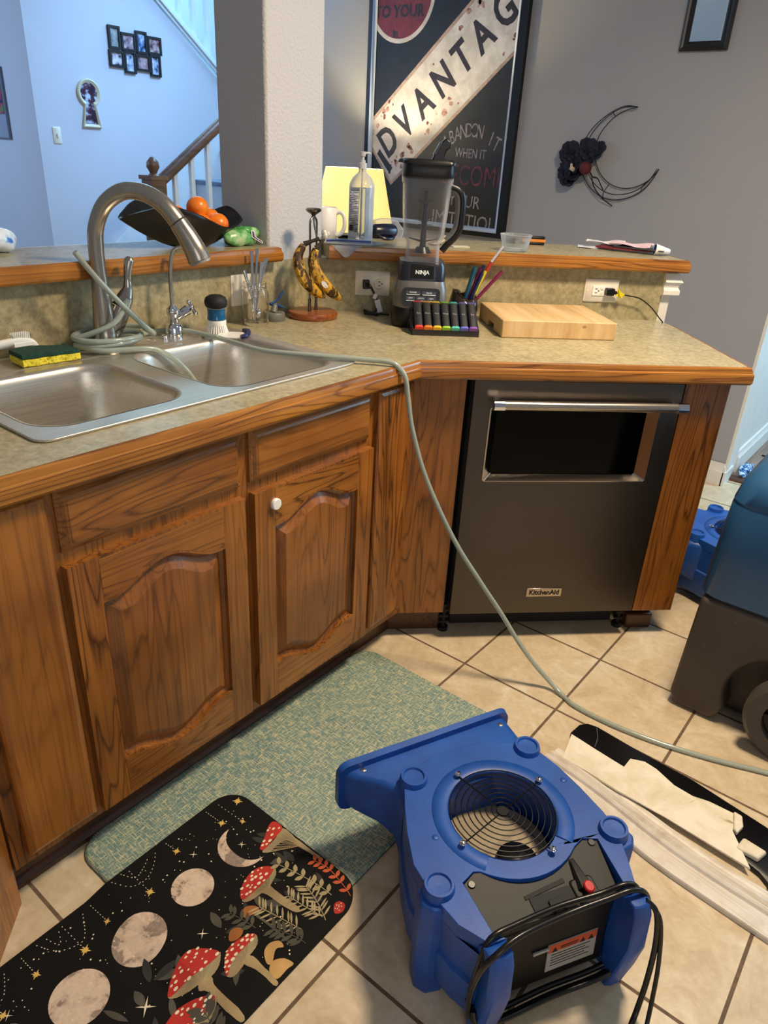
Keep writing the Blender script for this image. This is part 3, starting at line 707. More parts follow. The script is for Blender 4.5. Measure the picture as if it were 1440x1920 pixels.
M['banana'] = mk_banana(); M['banana_stem'] = plain('banana_stem', '#2a2016', .6, vary=.2)
HX, HY, HZ = BX+.026, BY+.010, CZ+.232
def banana(lab, pts, stick=False):
    o0 = pts[0]; t = thing('banana', lab, 'banana', o0, group='overripe bananas on the hook')
    q = [Vector(p)-Vector(o0) for p in pts]
    c = MB(); c.tube(q[2:], [.011, .0185, .0215, .0220, .0205, .0150, .0065], n=6, sub=5); c.build('peel', 'banana', t, sm=25, sub=1)
    c = MB(); c.tube(q[:3], [.006, .0055, .0095], n=8, sub=4); c.build('stem', 'banana_stem', t)
    c = MB(); c.sphere(q[-1], .0058, 10, 6); c.build('tip', 'banana_stem', t)
    if stick:
        m = (q[5]*.6+q[6]*.4); s_ = MB()
        f = Vector((.585, -.81, .25)).normalized(); d_ = (q[6]-q[5]).normalized(); sd = f.cross(d_).normalized(); base = m+f*.0212
        s_.loft([[tuple(base+sd*a+d_*b_*1.9+f*h) for a, b_ in circ(0, 0, .0075, 18)] for h in (0, .0012)])
        s_.build('fruit_sticker', 'white_paper', t)
B = lambda x, y, z: (BX+x, BY+y, CZ+z)
banana('longer speckled banana with a white fruit sticker hanging in front', [B(.030, .014, .238), B(.027, .004, .226), B(.020, -.008, .212), B(.014, -.016, .180), B(.020, -.010, .146), B(.034, .006, .114), B(.044, .034, .084), B(.046, .064, .064), B(.044, .080, .054)], True)
banana('shorter browned banana hanging behind at left of the stickered one', [B(.022, .004, .240), B(.008, -.014, .232), B(-.010, -.030, .222), B(-.020, -.046, .188), B(-.010, -.050, .152), B(.004, -.040, .118), B(.020, -.014, .088), B(.028, .006, .074), B(.030, .018, .066)])
t = thing('plastic_wrap', 'crumpled white plastic wrap on banana stems at the hook', 'wrap', (HX+.005, HY+.012, HZ+.012))
c = MB(); rnd = random.Random(4)
for k in range(7): c.sphere((rnd.uniform(-.006, .006), rnd.uniform(-.008, .010), rnd.uniform(-.012, .014)), rnd.uniform(.006, .010), 8, 6, (1, 1, 1.2))
c.build('film', plain('white_film', '#c9c5bd', .35, vary=.1), t, sm=30)

# ------------------------------------------------------------------ outlets, plugs, cords
def plate(name, lab, cat, loc, rz, wd, ht, kind):
    t = thing(name, lab, cat, loc, rz)
    c = MB(); c.loft([[(a, -y, b_) for a, b_ in rr(-wd/2+i, wd/2-i, -ht/2+i, ht/2-i, .004, 3)] for i, y in ((0, 0), (0, .003), (.003, .0055))]); p = c.build('plate', 'white_plate', t, bevel=0)
    if kind == 'duplex':
        for sx in (-.022, .022):
            c = MB(); c.lathe([(0, 0), (.0165, 0), (.0165, .0075), (.0155, .0085), (0, .0085)], 24, (sx, -.001, 0), rot=Matrix.Rotation(PI/2, 3, 'X')); s_ = c.build('socket', 'white_plate', p)
            c = MB()
            for dz in (-.006, .006): c.box(sx-.004, sx+.004, -.0104, -.0094, dz-.001, dz+.001)
            c.cyl((sx+.009, -.0094, 0), (sx+.009, -.0104, 0), .0022, n=10); c.build('slots', 'black_matte', s_)
    if kind == 'gfci':
        c = MB(); c.box(-.033, .033, -.0085, -.004, -.0165, .0165); s_ = c.build('socket', 'white', p, bevel=.0008)
        c = MB()
        for sx in (-.020, .020):
            for dz in (-.0065, .0065): c.box(sx-.0045, sx+.0045, -.0095, -.0084, dz-.001, dz+.001)
            c.cyl((sx+.0085, -.0084, 0), (sx+.0085, -.0095, 0), .0022, n=10)
        c.build('slots', 'black_matte', s_)
        c = MB(); c.box(-.005, .005, -.0100, -.0084, .004, .011); c.box(-.005, .005, -.0100, -.0084, -.011, -.004); c.build('test_button', 'white_trim', s_, bevel=.0006)
        c = MB()
        for sx in (-.049, .049): c.cyl((sx, -.005, 0), (sx, -.0062, 0), .0028, n=12)
        c.build('screw', 'white_trim', p)
    if kind == 'blank':
        c = MB()
        for dz in (-.03, .03): c.cyl((0, -.005, dz), (0, -.0062, dz), .0028, n=12)
        c.build('screw', 'white_trim', p)
    return t
plate('outlet_plate', 'white wall plate behind glass jar of cutlery', 'outlet', (-.868, -.098, 1.011), RZ_L, .083, .092, 'blank')
plate('outlet', 'white double outlet left of the blender with black plug in it', 'outlet', W_R(-.262, .748, 1.013), RZ_R, .116, .080, 'duplex')
plate('outlet', 'cream outlet above cutting board with black plug and yellow tag', 'outlet', W_R(.540, .748, 1.016), RZ_R, .122, .077, 'gfci')
t = thing('power_cord', 'black blender power cord with white tag plugged into left outlet', 'cord', W_R(-.284, .739, 1.012), RZ_R)
c = MB(); c.box(-.012, .010, -.022, -.001, -.014, .014); c.tube([(.0, -.020, 0), (.008, -.028, -.002), (.018, -.032, -.012)], [.007, .006, .004], n=10, sub=3); c.build('plug', 'black', t, bevel=.002)
c = MB(); c.tube([(.016, -.031, -.010), (.026, -.034, -.028), (.034, -.036, -.05), (.034, -.038, -.078), (.020, -.045, -.086), (-.006, -.048, -.087), (.014, -.060, -.087), (.05, -.056, -.087), (.075, -.06, -.087)], .0038, n=8, sub=5); c.tube([(-.008, -.04, -.080), (.01, -.052, -.084), (.034, -.066, -.086), (.026, -.074, -.087)], .0045, n=8, sub=5); c.build('cable', 'black_rubber', t)
c = MB(); c.x = Matrix.Translation((.028, -.035, -.034)) @ Matrix.Rotation(.35, 4, 'Y'); c.box(-.006, .006, -.006, .006, -.008, .008); c.x = Matrix.Translation((.040, -.040, -.062)) @ Matrix.Rotation(-.3, 4, 'Y'); c.box(-.009, .009, -.0008, .0008, -.024, .018); c.build('warning_tag', 'white_paper', t)
t = thing('power_cord', 'thin black power cord with yellow tag plugged above the cutting board', 'cord', W_R(.560, .739, 1.016), RZ_R)
c = MB(); c.box(-.010, .018, -.024, -.001, -.012, .012); c.tube([(.014, -.014, -.001), (.032, -.016, -.003)], [.008, .005], n=10, sub=2); c.build('plug', 'black', t, bevel=.002)
M['yellow_tag'] = plain('yellow_tag', '#d8c814', .5, vary=.05)
c = MB(); c.prism([(.024, -.012), (.030, .014), (.038, .004), (.058, -.006), (.048, -.016), (.034, -.014)], -.020, -.0185, ax='y'); c.prism([(.03, .012), (.045, -.002), (.050, -.02), (.036, -.010)], -.0245, -.023, ax='y'); c.build('tag', 'yellow_tag', t)
c = MB(); c.tube([(.030, -.016, -.003), (.07, -.018, -.010), (.115, -.018, -.018), (.160, -.022, -.045), (.192, -.035, -.078), (.205, -.042, -.093), (.212, -.02, -.105)], .0022, n=8, sub=6); c.build('cable', 'black_rubber', t)

# ------------------------------------------------------------------ blender
def mk_jarplastic():
    return clear('clear_blender_jar', '#fafafc', .025, .05, .55)
M['jarplastic'] = mk_jarplastic()
M['navy_black'] = plain('navy_black_plastic', '#1a1d2a', .3, vary=.05)
M['silver_grey'] = plain('silver_grey_plastic', '#6e6c6a', .35, .4, vary=.04)
M['glow'] = plain('white_lettering', '#e8f2f4', .5, vary=0)
t = thing('blender', 'large black countertop blender with clear jar in front of poster', 'blender', W_R(-.128, .585, CZ), RZ_R-.10)
def rrz(wx, wy, r, z, ox=0, oy=0): return [(a+ox, b_+oy, z) for a, b_ in rr(-wx, wx, -wy, wy, r, 5)]
c = MB(); c.loft([rrz(.082, .090, .04, 0), rrz(.086, .094, .042, .006), rrz(.084, .092, .04, .062), rrz(.081, .088, .04, .070)]); c.build('base', 'black', t, sm=50)
c = MB(); c.loft([rrz(.083, .092, .042, .058), rrz(.084, .094, .042, .064), rrz(.080, .086, .04, .118), rrz(.074, .078, .038, .140)]); bb = c.build('housing', 'silver_grey', t, sm=50)
tilt = math.atan2(.008, .054)
F4 = frame4((0, -.0915, .094), (1, 0, 0), (0, math.sin(tilt), math.cos(tilt)))
c = MB(); c.x = F4; c.prism(rr(-.058, .058, -.028, .028, .012, 5), 0, .004); cp = c.build('control_panel', 'black', bb)
def btn(x, y, wd, ht, txt, sz):
    c = MB(); c.x = F4; c.prism(rr(x-wd/2, x+wd/2, y-ht/2, y+ht/2, .0025, 3), .004, .0058); o = c.build('button', 'navy_black', cp)
    c = MB(); c.x = F4; c.box(x-wd/2+.001, x+wd/2-.001, y-ht/2-.0012, y-ht/2+.0003, .004, .0062); c.x = None; text_mb(c, txt, sz, F4 @ Matrix.Translation((x, y+.0005, .0062)), .0002); c.build('lettering', 'glow', o)
btn(-.0245, .0135, .043, .010, 'POWER', .0062); btn(.0245, .0135, .043, .010, 'PULSE', .0062)
btn(-.032, -.003, .028, .013, 'LOW', .0055); btn(0, -.003, .030, .013, 'MEDIUM', .0052); btn(.032, -.003, .028, .013, 'HIGH', .0055)
c = MB(); text_mb(c, 'PROFESSIONAL 1000', .0052, F4 @ Matrix.Translation((.004, -.0185, .0042)), .0003, bold=.0002); c.build('lettering', 'glow', cp)
c = MB(); c.loft([rrz(.0735, .077, .034, .139), rrz(.0725, .075, .034, .182), rrz(.068, .070, .034, .194)]); cl = c.build('collar', 'navy_black', t, sm=50)
c = MB(); c.loft([[(-.036, -.079, .148), (.036, -.079, .148), (.034, -.0795, .188), (-.034, -.0795, .188)], [(-.036, -.0735, .148), (.036, -.0735, .148), (.034, -.0720, .188), (-.034, -.0720, .188)]]); c.build('front_plate', 'black', cl, bevel=.001)
c = MB(); text_mb(c, 'NINJA', .0155, frame4((0, -.0802, .166), (1, 0, 0), (0, 0, 1)), .0004, bold=.0005, sx=1.0); c.build('lettering', 'glow', cl)
jar = MB()
o_ = [(.052, .052, .02, .186), (.050, .050, .02, .226), (.050, .050, .02, .246), (.060, .060, .022, .262), (.066, .066, .024, .33), (.071, .071, .026, .408), (.074, .074, .027, .412), (.075, .075, .027, .428)]
jar.loft([rrz(*q) for q in o_] + [rrz(q[0]-.0035, q[1]-.0035, q[2]-.003, q[3]) for q in o_[::-1]], caps=False)
j = jar.build('jar', 'jarplastic', t, sm=50)
c = MB()
for k in range(9):
    z = .30+.012*k; c.box(-.022+.004*(k % 2), .022-.004*(k % 2), -.0705+(.36-z)*.068, -.0700+(.36-z)*.068, z, z+.0015)
c.build('measure_marks', 'navy_black', j)
c = MB(); c.cyl((0, 0, .222), (0, 0, .392), .010, .007, n=12); c.cyl((0, 0, .215), (0, 0, .232), .028, .018, n=16)
for k, z in enumerate((.245, .30, .352)):
    a = k*1.0
    for s_ in (1, -1):
        d = Vector((math.cos(a)*s_, math.sin(a)*s_, 0)); e = Vector((-d.y, d.x, 0))
        c.loft([[tuple(d*.006+e*.007+Vector((0, 0, z))), tuple(d*.006-e*.007+Vector((0, 0, z+.004))), tuple(d*.045-e*.002+Vector((0, 0, z+.012))), tuple(d*.045+e*.004+Vector((0, 0, z+.010)))], [tuple(d*.006+e*.007+Vector((0, 0, z+.002))), tuple(d*.006-e*.007+Vector((0, 0, z+.006))), tuple(d*.045-e*.002+Vector((0, 0, z+.013))), tuple(d*.045+e*.004+Vector((0, 0, z+.011)))]])
c.build('blade_shaft', 'navy_black', t)
c = MB(); c.tube([(.070, 0, .408), (.098, 0, .398), (.112, 0, .370), (.112, 0, .300), (.100, 0, .268), (.074, 0, .240), (.060, 0, .222)], [.013, .0125, .012, .012, .012, .012, .012], n=12, sub=5, flat=.75); c.build('handle', 'black', t, sm=50)
c = MB(); c.tube([(.072, 0, .395), (.090, 0, .386), (.0985, 0, .362), (.0985, 0, .302), (.089, 0, .276), (.070, 0, .254)], .0045, n=10, sub=5, flat=2.2); c.build('handle_insert', 'silver_grey', t, sm=50)
c = MB(); c.loft([rrz(.0735, .0735, .027, .424), rrz(.0755, .0755, .027, .430), rrz(.0735, .0735, .027, .448), rrz(.0735, .0735, .027, .462), rrz(.078, .074, .02, .463), rrz(.078, .073, .02, .470), rrz(.070, .068, .02, .476)]); ld = c.build('lid', 'black', t, sm=40)
c = MB(); c.prism([(-.090, .464), (-.085, .474), (.0, .474), (.0, .464)], -.04, .04, ax='y'); c.build('pour_spout', 'black', ld, bevel=.002)
c = MB(); c.prism([(.006, .472), (.030, .520), (.046, .534), (.062, .524), (.060, .506), (.050, .502), (.046, .484), (.062, .470), (.05, .464), (.01, .464)], -.026, .026, ax='y'); c.build('lid_handle', 'black', ld, bevel=.004)
c = MB(); c.prism([(.012, .490), (.030, .524), (.036, .520), (.018, .484)], -.027, .027, ax='y'); c.build('latch', 'navy_black', ld, bevel=.002)

# ------------------------------------------------------------------ pill organizer
t = thing('pill_organizer', 'black seven-day pill organizer with rainbow-capped tubes in front of blender', 'pill box', W_R(-.069, .441, CZ), RZ_R-.02)
ang = .70
T4 = Matrix.Translation((0, -.036, .010)) @ Matrix.Rotation(ang, 4, 'X')
c = MB(); c.prism([(-.046, 0), (.040, 0), (.040, .056), (.034, .052), (-.034, .010), (-.036, .020), (-.046, .018)], -.100, .100, ax='x'); c.prism([(-.046, .0), (.040, 0), (.042, .066), (.036, .066), (-.034, .022), (-.046, .019)], -.102, -.098, ax='x'); c.prism([(-.046, .0), (.040, 0), (.042, .066), (.036, .066), (-.034, .022), (-.046, .019)], .098, .102, ax='x'); c.build('tray', plain('dark_brown_plastic', '#1f1b19', .45, vary=.05), t, bevel=.001)
cols = ['#d63a22', '#e57a1e', '#e0b428', '#8fb832', '#4fb5a8', '#5a62c0', '#7d4aa6']
rims = ['#7a1a1c', '#8a5c14', '#9a7a14', '#4e7a1e', '#2d7f78', '#463c7d', '#3f3a6e']
for k, d_ in enumerate(['Sun', 'Mon', 'Tue', 'Wed', 'Thu', 'Fri', 'Sat']):
    x = -.0825+.0275*k
    c = MB(); c.x = T4 @ Matrix.Translation((x, 0, 0)); L = .094
    c.loft([[(a, yy, b_+.014) for a, b_ in rr(-.0125, .0125, -.010, .010, .007, 5)] for yy in (.004, L-.004)]); tb = c.build('pill_tube', plain('tube_black', '#17161a', .35, vary=0) if k == 0 else bpy.data.materials['tube_black'], t, sm=50)
    for nm, y0, y1, hx, q in (('end_cap', -.003, .0045, cols[k], k), ('end_cap', L-.0045, L+.002, rims[k], k)):
        c = MB(); c.x = T4 @ Matrix.Translation((x, 0, 0)); c.loft([[(a, yy, b_+.014) for a, b_ in rr(-.0131, .0131, -.0106, .0106, .0072, 5)] for yy in (y0, y1)])
        tag(c.build(nm, plain('cap_%s_%s' % (nm, hx[1:]), hx, .3, vary=0), tb, bevel=.001), {'#d63a22': 'red', '#e57a1e': 'orange', '#e0b428': 'yellow', '#8fb832': 'green', '#4fb5a8': 'turquoise', '#5a62c0': 'blue', '#7d4aa6': 'violet'}.get(cols[k])+' cap')
    c = MB(); text_mb(c, d_, .0085, T4 @ Matrix.Translation((x, L*.52, .0243)), .0002); c.build('lettering', plain('grey_print', '#8b8b8b', .6, vary=0) if k == 0 else bpy.data.materials['grey_print'], tb)
c = MB(); c.tube([(-.104, .026, .008), (-.106, .0, .038), (-.104, -.030, .018)], .003, n=8, sub=4); c.build('side_clip', 'black', t)

# ------------------------------------------------------------------ dark pot with wide straws
M['pot'] = plain('dark_brown_glaze', '#2b221e', .18, vary=.1)
PX = W_R(.040, .680, CZ)
t = thing('ceramic_pot', 'dark brown ceramic pot holding wide coloured straws beside the blender', 'pot', PX, RZ_R)
rings = []
for r, z in ((.034, 0), (.044, .004), (.049, .03), (.048, .055), (.042, .070), (.040, .078), (.041, .082)):
    rings.append([(r*math.cos(2*PI*i/28), r*math.sin(2*PI*i/28), z+(.010*math.cos(4*PI*i/28-.6) if z > .06 else 0)+(.006*math.cos(2*PI*i/28-2.6) if z > .06 else 0)) for i in range(28)])
inn = [[(p[0]*.90, p[1]*.90, p[2]) for p in rings[k]] for k in (6, 4, 2)] + [[(p[0]*.8, p[1]*.8, .008) for p in rings[0]]]
c = MB(); c.loft(rings+inn); c.build('vessel', 'pot', t, sm=60)
c = MB(); c.sphere((-.030, -.012, .086), .014, 12, 8, (1, 1, .7)); c.build('ear', 'pot', t)
def straw(lab, hexc, a, b, r, group='wide straws in the dark pot', rim=None):
    o0 = Vector(PX); t = thing('drinking_straw', lab, 'straw', (PX[0]+a[0], PX[1]+a[1], PX[2]+a[2]), group=group)
    d = Vector(b)-Vector(a); R = d.to_track_quat('Z', 'Y').to_matrix()
    c = MB(); c.lathe([(r, 0), (r, d.length), (r*.78, d.length), (r*.78, d.length-.02), (r*.78, .002), (r*.9, 0)], 14, rot=R, caps=False)
    if rim: m = NT('straw_'+hexc[1:]); m.base(col(hexc)); m.set(Roughness=.2, Transmission_Weight=.5); c.build('tube', m.m, t, sm=40)
    else: c.build('tube', plain('straw_'+hexc[1:], hexc, .25, vary=0), t, sm=40)
def wv(u, n, z): x, y, _ = W_R(u, n, 0); return (x, y, z)
straw('thick dark teal straw leaning left of the purple ones', '#14506a', wv(-.006, .0, .020), wv(.026, -.012, .168), .0072)
straw('dark purple straw standing next to the teal straw', '#4a1440', wv(.002, .006, .012), wv(.046, -.006, .165), .0058)
straw('navy straw at the back of the coloured straws', '#1c1c48', wv(.008, .012, .012), wv(.058, .006, .172), .0058)
straw('short navy straw with an open end in front of the others', '#1a2050', wv(.004, -.008, .012), wv(.050, -.016, .150), .0058)
straw('yellow-rimmed straw in the middle of the coloured straws', '#b9c02a', wv(.010, 0, .014), wv(.062, -.010, .156), .0055)
straw('magenta straw leaning far right out of the pot', '#6d1240', wv(-.002, -.004, .012), wv(.118, -.012, .158), .0058)
straw('clear straw with red tip leaning right above the others', '#d8443c', wv(.008, .008, .015), wv(.080, .0, .182), .0058, rim=True)
straw('thin clear straw rising highest towards the glass bowl', '#d4d2dc', wv(.080, .0005, .183), wv(.118, .014, .232), .0042, rim=True)

# ------------------------------------------------------------------ cutting board
def mk_maple():
    t = NT('butcher_block_maple'); v = t.coord(scale=(26, 2.2, 5), rnd=2); n = t.noise(v, 1, 4, .6)
    c = t.ramp(n, [(.3, col('#b8935f')), (.5, col('#cfae7c')), (.7, col('#dcc39a'))])
    st = t.coord(scale=(14, 1, 1)); w_ = t.n('ShaderNodeTexWave', wave_type='BANDS', bands_direction='X', i_Scale=.32, i_Distortion=.6); t.l(st, w_.inputs['Vector'])
    c = t.mix(t.math('MULTIPLY', t.ramp(w_.outputs[0], [(.0, (0, 0, 0)), (1, (1, 1, 1))], 'LINEAR'), .25), c, col('#b58d5a'))
    vr = t.n('ShaderNodeTexVoronoi', i_Scale=6.0); t.l(t.coord(scale=(1, 1, 1.5), loc=(.19, .3, .1)), vr.inputs['Vector'])
    c = t.mix(t.ramp(vr.outputs['Distance'], [(.035, (.8, .8, .8)), (.07, (0, 0, 0))]), c, col('#7c5a34'))
    t.base(c); t.set(Roughness=.55); return t.m
t = thing('cutting_board', 'thick butcher-block maple cutting board on the counter below the right outlet', 'cutting board', W_R(.284, .543, CZ), RZ_R+.002)
c = MB(); c.prism([(-.146, 0), (-.045, 0), (-.045, .020), (.030, .020), (.030, 0), (.150, 0), (.150, .053), (-.146, .053)], -.182, .180, ax='x'); c.build('block', mk_maple(), t, bevel=.003)

# ================================================================== things on the bar ledges
LZ = 1.1303
M['bowl_black'] = plain('black_bowl_glaze', '#0d0d11', .3, vary=.05)
t = thing('fruit_bowl', 'black wavy fruit bowl of oranges on the ledge behind the faucet', 'bowl', (-.962, -.2, LZ))
rim = [(.180, .02, .075), (.168, -.022, .104), (.120, -.052, .088), (.07, -.066, .080), (-.02, -.078, .108), (-.13, -.060, .124), (-.205, -.022, .098), (-.235, .004, .081), (-.205, .026, .094), (-.12, .062, .112), (-.03, .076, .092), (.08, .066, .053), (.145, .048, .064)]
rimS = smooth([Vector((x_, y_, z_)) for y_, x_, z_ in [(a, -b_ if False else b_, c_) for a, b_, c_ in rim]], 5, True)
n = len(rimS)
def bowl_ring(s, q=1.0, lift=0.0):
    out = []
    for p in rimS:
        a = math.atan2(p.y, p.x); bx, by = .030*math.cos(a), .048*math.sin(a)
        out.append((bx+(p.x*q-bx)*s, by+(p.y*q-by)*s, p.z*(s**1.45)+lift))
    return out
c = MB()
outr = [bowl_ring(s) for s in (0, .12, .3, .5, .7, .88, 1.0)]; inr = [bowl_ring(s, .965, .005) for s in (.985, .85, .65, .45, .25, .05)]
c.loft(outr+inr); c.build('shell', 'bowl_black', t, sm=70)
def mk_orange():
    t = NT('orange_peel'); v = t.coord(); nz = t.noise(v, 260, 2)
    t.base(t.ramp(t.noise(t.coord(rnd=4), 20, 2), [(.3, col('#e0650f')), (.7, col('#f08a20'))])); t.set(Roughness=.32); t.bump(nz, .25, .001); return t.m
M['orange'] = mk_orange(); M['stem_green'] = plain('orange_stem', '#5a5a26', .7)
oranges = [((.02, .085, .061), .033, 'orange at right front of the heap in the black bowl'), ((-.028, .095, .073), .030, 'orange at back right of the heap in the black bowl'), ((-.008, .035, .105), .032, 'orange on top of the heap in the black bowl'), ((.014, .030, .061), .031, 'orange at the middle of black bowl, mostly behind the faucet head'), ((-.012, -.045, .083), .032, 'leftmost orange showing above the rim of the black bowl')]
proto = None
for p, r, lab in oranges:
    loc = (-.962+p[0], -.2+p[1], LZ+p[2])
    if proto is None:
        proto = thing('orange', lab, 'orange', loc, group='oranges in the black bowl')
        c = MB(); c.sphere((0, 0, 0), .032, 24, 14, (1, 1, .94)); c.build('peel', 'orange', proto, sm=80)
        c = MB(); c.lathe([(.0, .0305), (.003, .0300), (.0025, .0285)], 8); c.build('stem_end', 'stem_green', proto)
    else:
        o = proto.copy(); COL.objects.link(o); o.location = loc; o['label'] = lab; o.rotation_euler = (random.uniform(-.6, .6), random.uniform(-.6, .6), random.uniform(0, 6)); s_ = r/.032; o.scale = (s_, s_, s_)
        for ch in list(proto.children):
            k = ch.copy(); COL.objects.link(k); k.parent = o

def mk_netbag():
    t = NT('green_printed_film'); v = t.coord()
    t.base(t.ramp(t.noise(v, 30, 3), [(.35, col('#2e7d3c')), (.5, col('#6db06a')), (.66, col('#b7cfa4'))])); t.set(Roughness=.2); t.bump(t.noise(v, 80, 3), .4, .003); return t.m
M['greenfilm'] = mk_netbag()
def pillow(name, mt, par, lx, ly, lz, lumps, seed):
    rg = random.Random(seed); c = MB(); N, Q = 28, 14; rings = []
    ph = [(rg.uniform(0, 6), rg.uniform(.6, 1.6)) for _ in range(4)]
    for k in range(Q+1):
        a = PI*k/Q-PI/2; ring = []
        for i in range(N):
            b_ = 2*PI*i/N; f = 1+lumps*sum(math.sin(w_*3*b_+p_+a*2*w_) for p_, w_ in ph)/4
            cx = abs(math.cos(a))**.6
            z = math.sin(a)*lz/2
            ring.append((lx/2*cx*math.copysign(abs(math.cos(b_))**.8, math.cos(b_))*f, ly/2*cx*math.copysign(abs(math.sin(b_))**.8, math.sin(b_))*f, max(-lz/2, z*f)+lz/2))
        rings.append(ring)
    c.loft(rings); return c.build(name, mt, par, sm=70)
t = thing('produce_bag', 'green plastic produce bag with purple tag beside the pillar', 'bag', (-.918, -.050, LZ))
pillow('bag_film', 'greenfilm', t, .062, .128, .050, .26, 3)
c = MB(); c.x = frame4((.031, .028, .030), (.2, .9, -.42), (-.45, .40, .8)); c.prism([(-.012, .013), (.0, .013), (.004, -.002), (.030, -.006), (.030, -.013), (-.010, -.010)], 0, .0012); c.cur = 1; c.prism([(-.009, .011), (-.002, .011), (.001, -.004), (.028, -.008), (.028, -.0115), (-.008, -.008)], .0012, .0017); tg = c.build('tag', ['white_paper', plain('purple_print', '#3a1c4a', .5)], t)
t = thing('plastic_bag', 'white and blue plastic packet at the left end of the ledge', 'bag', (-1.07, -.735, LZ))
def mk_packet():
    t = NT('white_blue_film'); t.base(t.ramp(t.noise(t.coord(loc=(.2, 0, 0)), 26, 2), [(.42, col('#dfe9f4')), (.54, col('#bcd4ee')), (.6, col('#3f6fc0'))])); t.set(Roughness=.25); return t.m
pillow('film', mk_packet(), t, .075, .14, .062, .18, 8)

# pump bottle
t = thing('pump_bottle', 'clear sanitizer pump bottle in front of the lit lamp shade', 'bottle', (-.838, .418, LZ))
c = MB(); r = .0425
c.lathe([(0, 0), (r*.9, 0), (r, .006), (r, .172), (r*.96, .182), (r*.75, .199), (r*.40, .213), (.0125, .217), (.0125, .226), (.0105, .226), (.0105, .217), (r*.7, .196), (r*.94, .172), (r*.95, .008), (0, .006)], 32, caps=False); bo = c.build('bottle', 'clear', t, sm=50)
def mk_gel():
    t = NT('clear_gel'); t.base(col('#dfe8f2')); t.set(Roughness=.02, Transmission_Weight=1.0, IOR=1.33); return t.m
c = MB(); c.lathe([(0, .0065), (r*.93, .0085), (r*.93, .168), (0, .168)], 32, caps=False); tag(c.build('gel', mk_gel(), bo, sm=50), 'clear gel filling')
def mk_label():
    t = NT('printed_label'); v = t.coord(scale=(1, 1, 1)); w_ = t.n('ShaderNodeTexWave', wave_type='BANDS', bands_direction='Z', i_Scale=58.0, i_Distortion=0.0); t.l(v, w_.inputs['Vector'])
    nz = t.noise(t.coord(scale=(60, 60, 160)), 1.0, 2)
    k = t.math('MULTIPLY', t.ramp(w_.outputs[0], [(.45, (0, 0, 0)), (.55, (1, 1, 1))]), t.ramp(nz, [(.42, (0, 0, 0)), (.48, (1, 1, 1))]))
    t.base(t.mix(k, col('#b9bac4'), col('#4d505c'))); t.set(Roughness=.5); return t.m
M['label_print'] = mk_label()
c = MB(); rings = []
a0 = math.atan2(-2.03, 1.70)-.72
for z in (.032, .160): rings.append([((r+.0006)*math.cos(a0+k*.085), (r+.0006)*math.sin(a0+k*.085), z) for k in range(-6, 7)])
c.loft(rings, closed=False, caps=False); lb = c.build('label', 'label_print', bo, solid=.0004, sm=60)
c = MB()
for k in range(9):
    a = a0-.30+k*.045; q = .0022 if k % 3 else .0012
    e = Vector((-math.sin(a), math.cos(a), 0)); p = Vector((math.cos(a), math.sin(a), 0))*(r+.0012)
    c.loft([[tuple(p-e*q*.5+Vector((0, 0, .036))), tuple(p+e*q*.5+Vector((0, 0, .036))), tuple(p+e*q*.5+Vector((0, 0, .054))), tuple(p-e*q*.5+Vector((0, 0, .054)))]], caps=False)
    c.add([tuple(p-e*q*.5+Vector((0, 0, .036))), tuple(p+e*q*.5+Vector((0, 0, .036))), tuple(p+e*q*.5+Vector((0, 0, .054))), tuple(p-e*q*.5+Vector((0, 0, .054)))], [(0, 1, 2, 3)])
c.build('barcode', 'black_matte', lb)
M['frost'] = plain('frosted_white_plastic', '#b9b8ba', .35, vary=.02)
c = MB(); c.lathe([(.0, .226), (.0145, .226), (.0145, .243), (.009, .245), (.009, .252), (.005, .253), (.005, .262), (.0085, .264), (.0095, .276), (.006, .278), (0, .278)], 24, caps=False); pm = c.build('pump', 'frost', t, sm=40)
c = MB(); c.tube([(0, 0, .272), (.012, .014, .274), (.017, .020, .270)], [.0045, .0035, .003], n=10, sub=3); c.build('nozzle', 'frost', pm)
c = MB(); c.cyl((0, 0, .010), (0, 0, .226), .0028, n=8); c.build('dip_tube', 'frost', pm)

# mug
t = thing('mug', 'white ceramic mug with handle beside pillar on the ledge', 'mug', (-.918, .328, LZ), .55)
c = MB(); c.lathe([(0, 0), (.030, 0), (.037, .004), (.0385, .05), (.039, .103), (.0375, .1045), (.0355, .102), (.035, .05), (.033, .008), (0, .006)], 32, caps=False); c.build('cup', 'white', t, sm=60)
c = MB(); c.tube([(.037, 0, .088), (.052, 0, .090), (.064, 0, .075), (.065, 0, .045), (.054, 0, .024), (.037, 0, .018)], .0062, n=12, sub=6, flat=1.3); c.build('handle', 'white', t, sm=60)

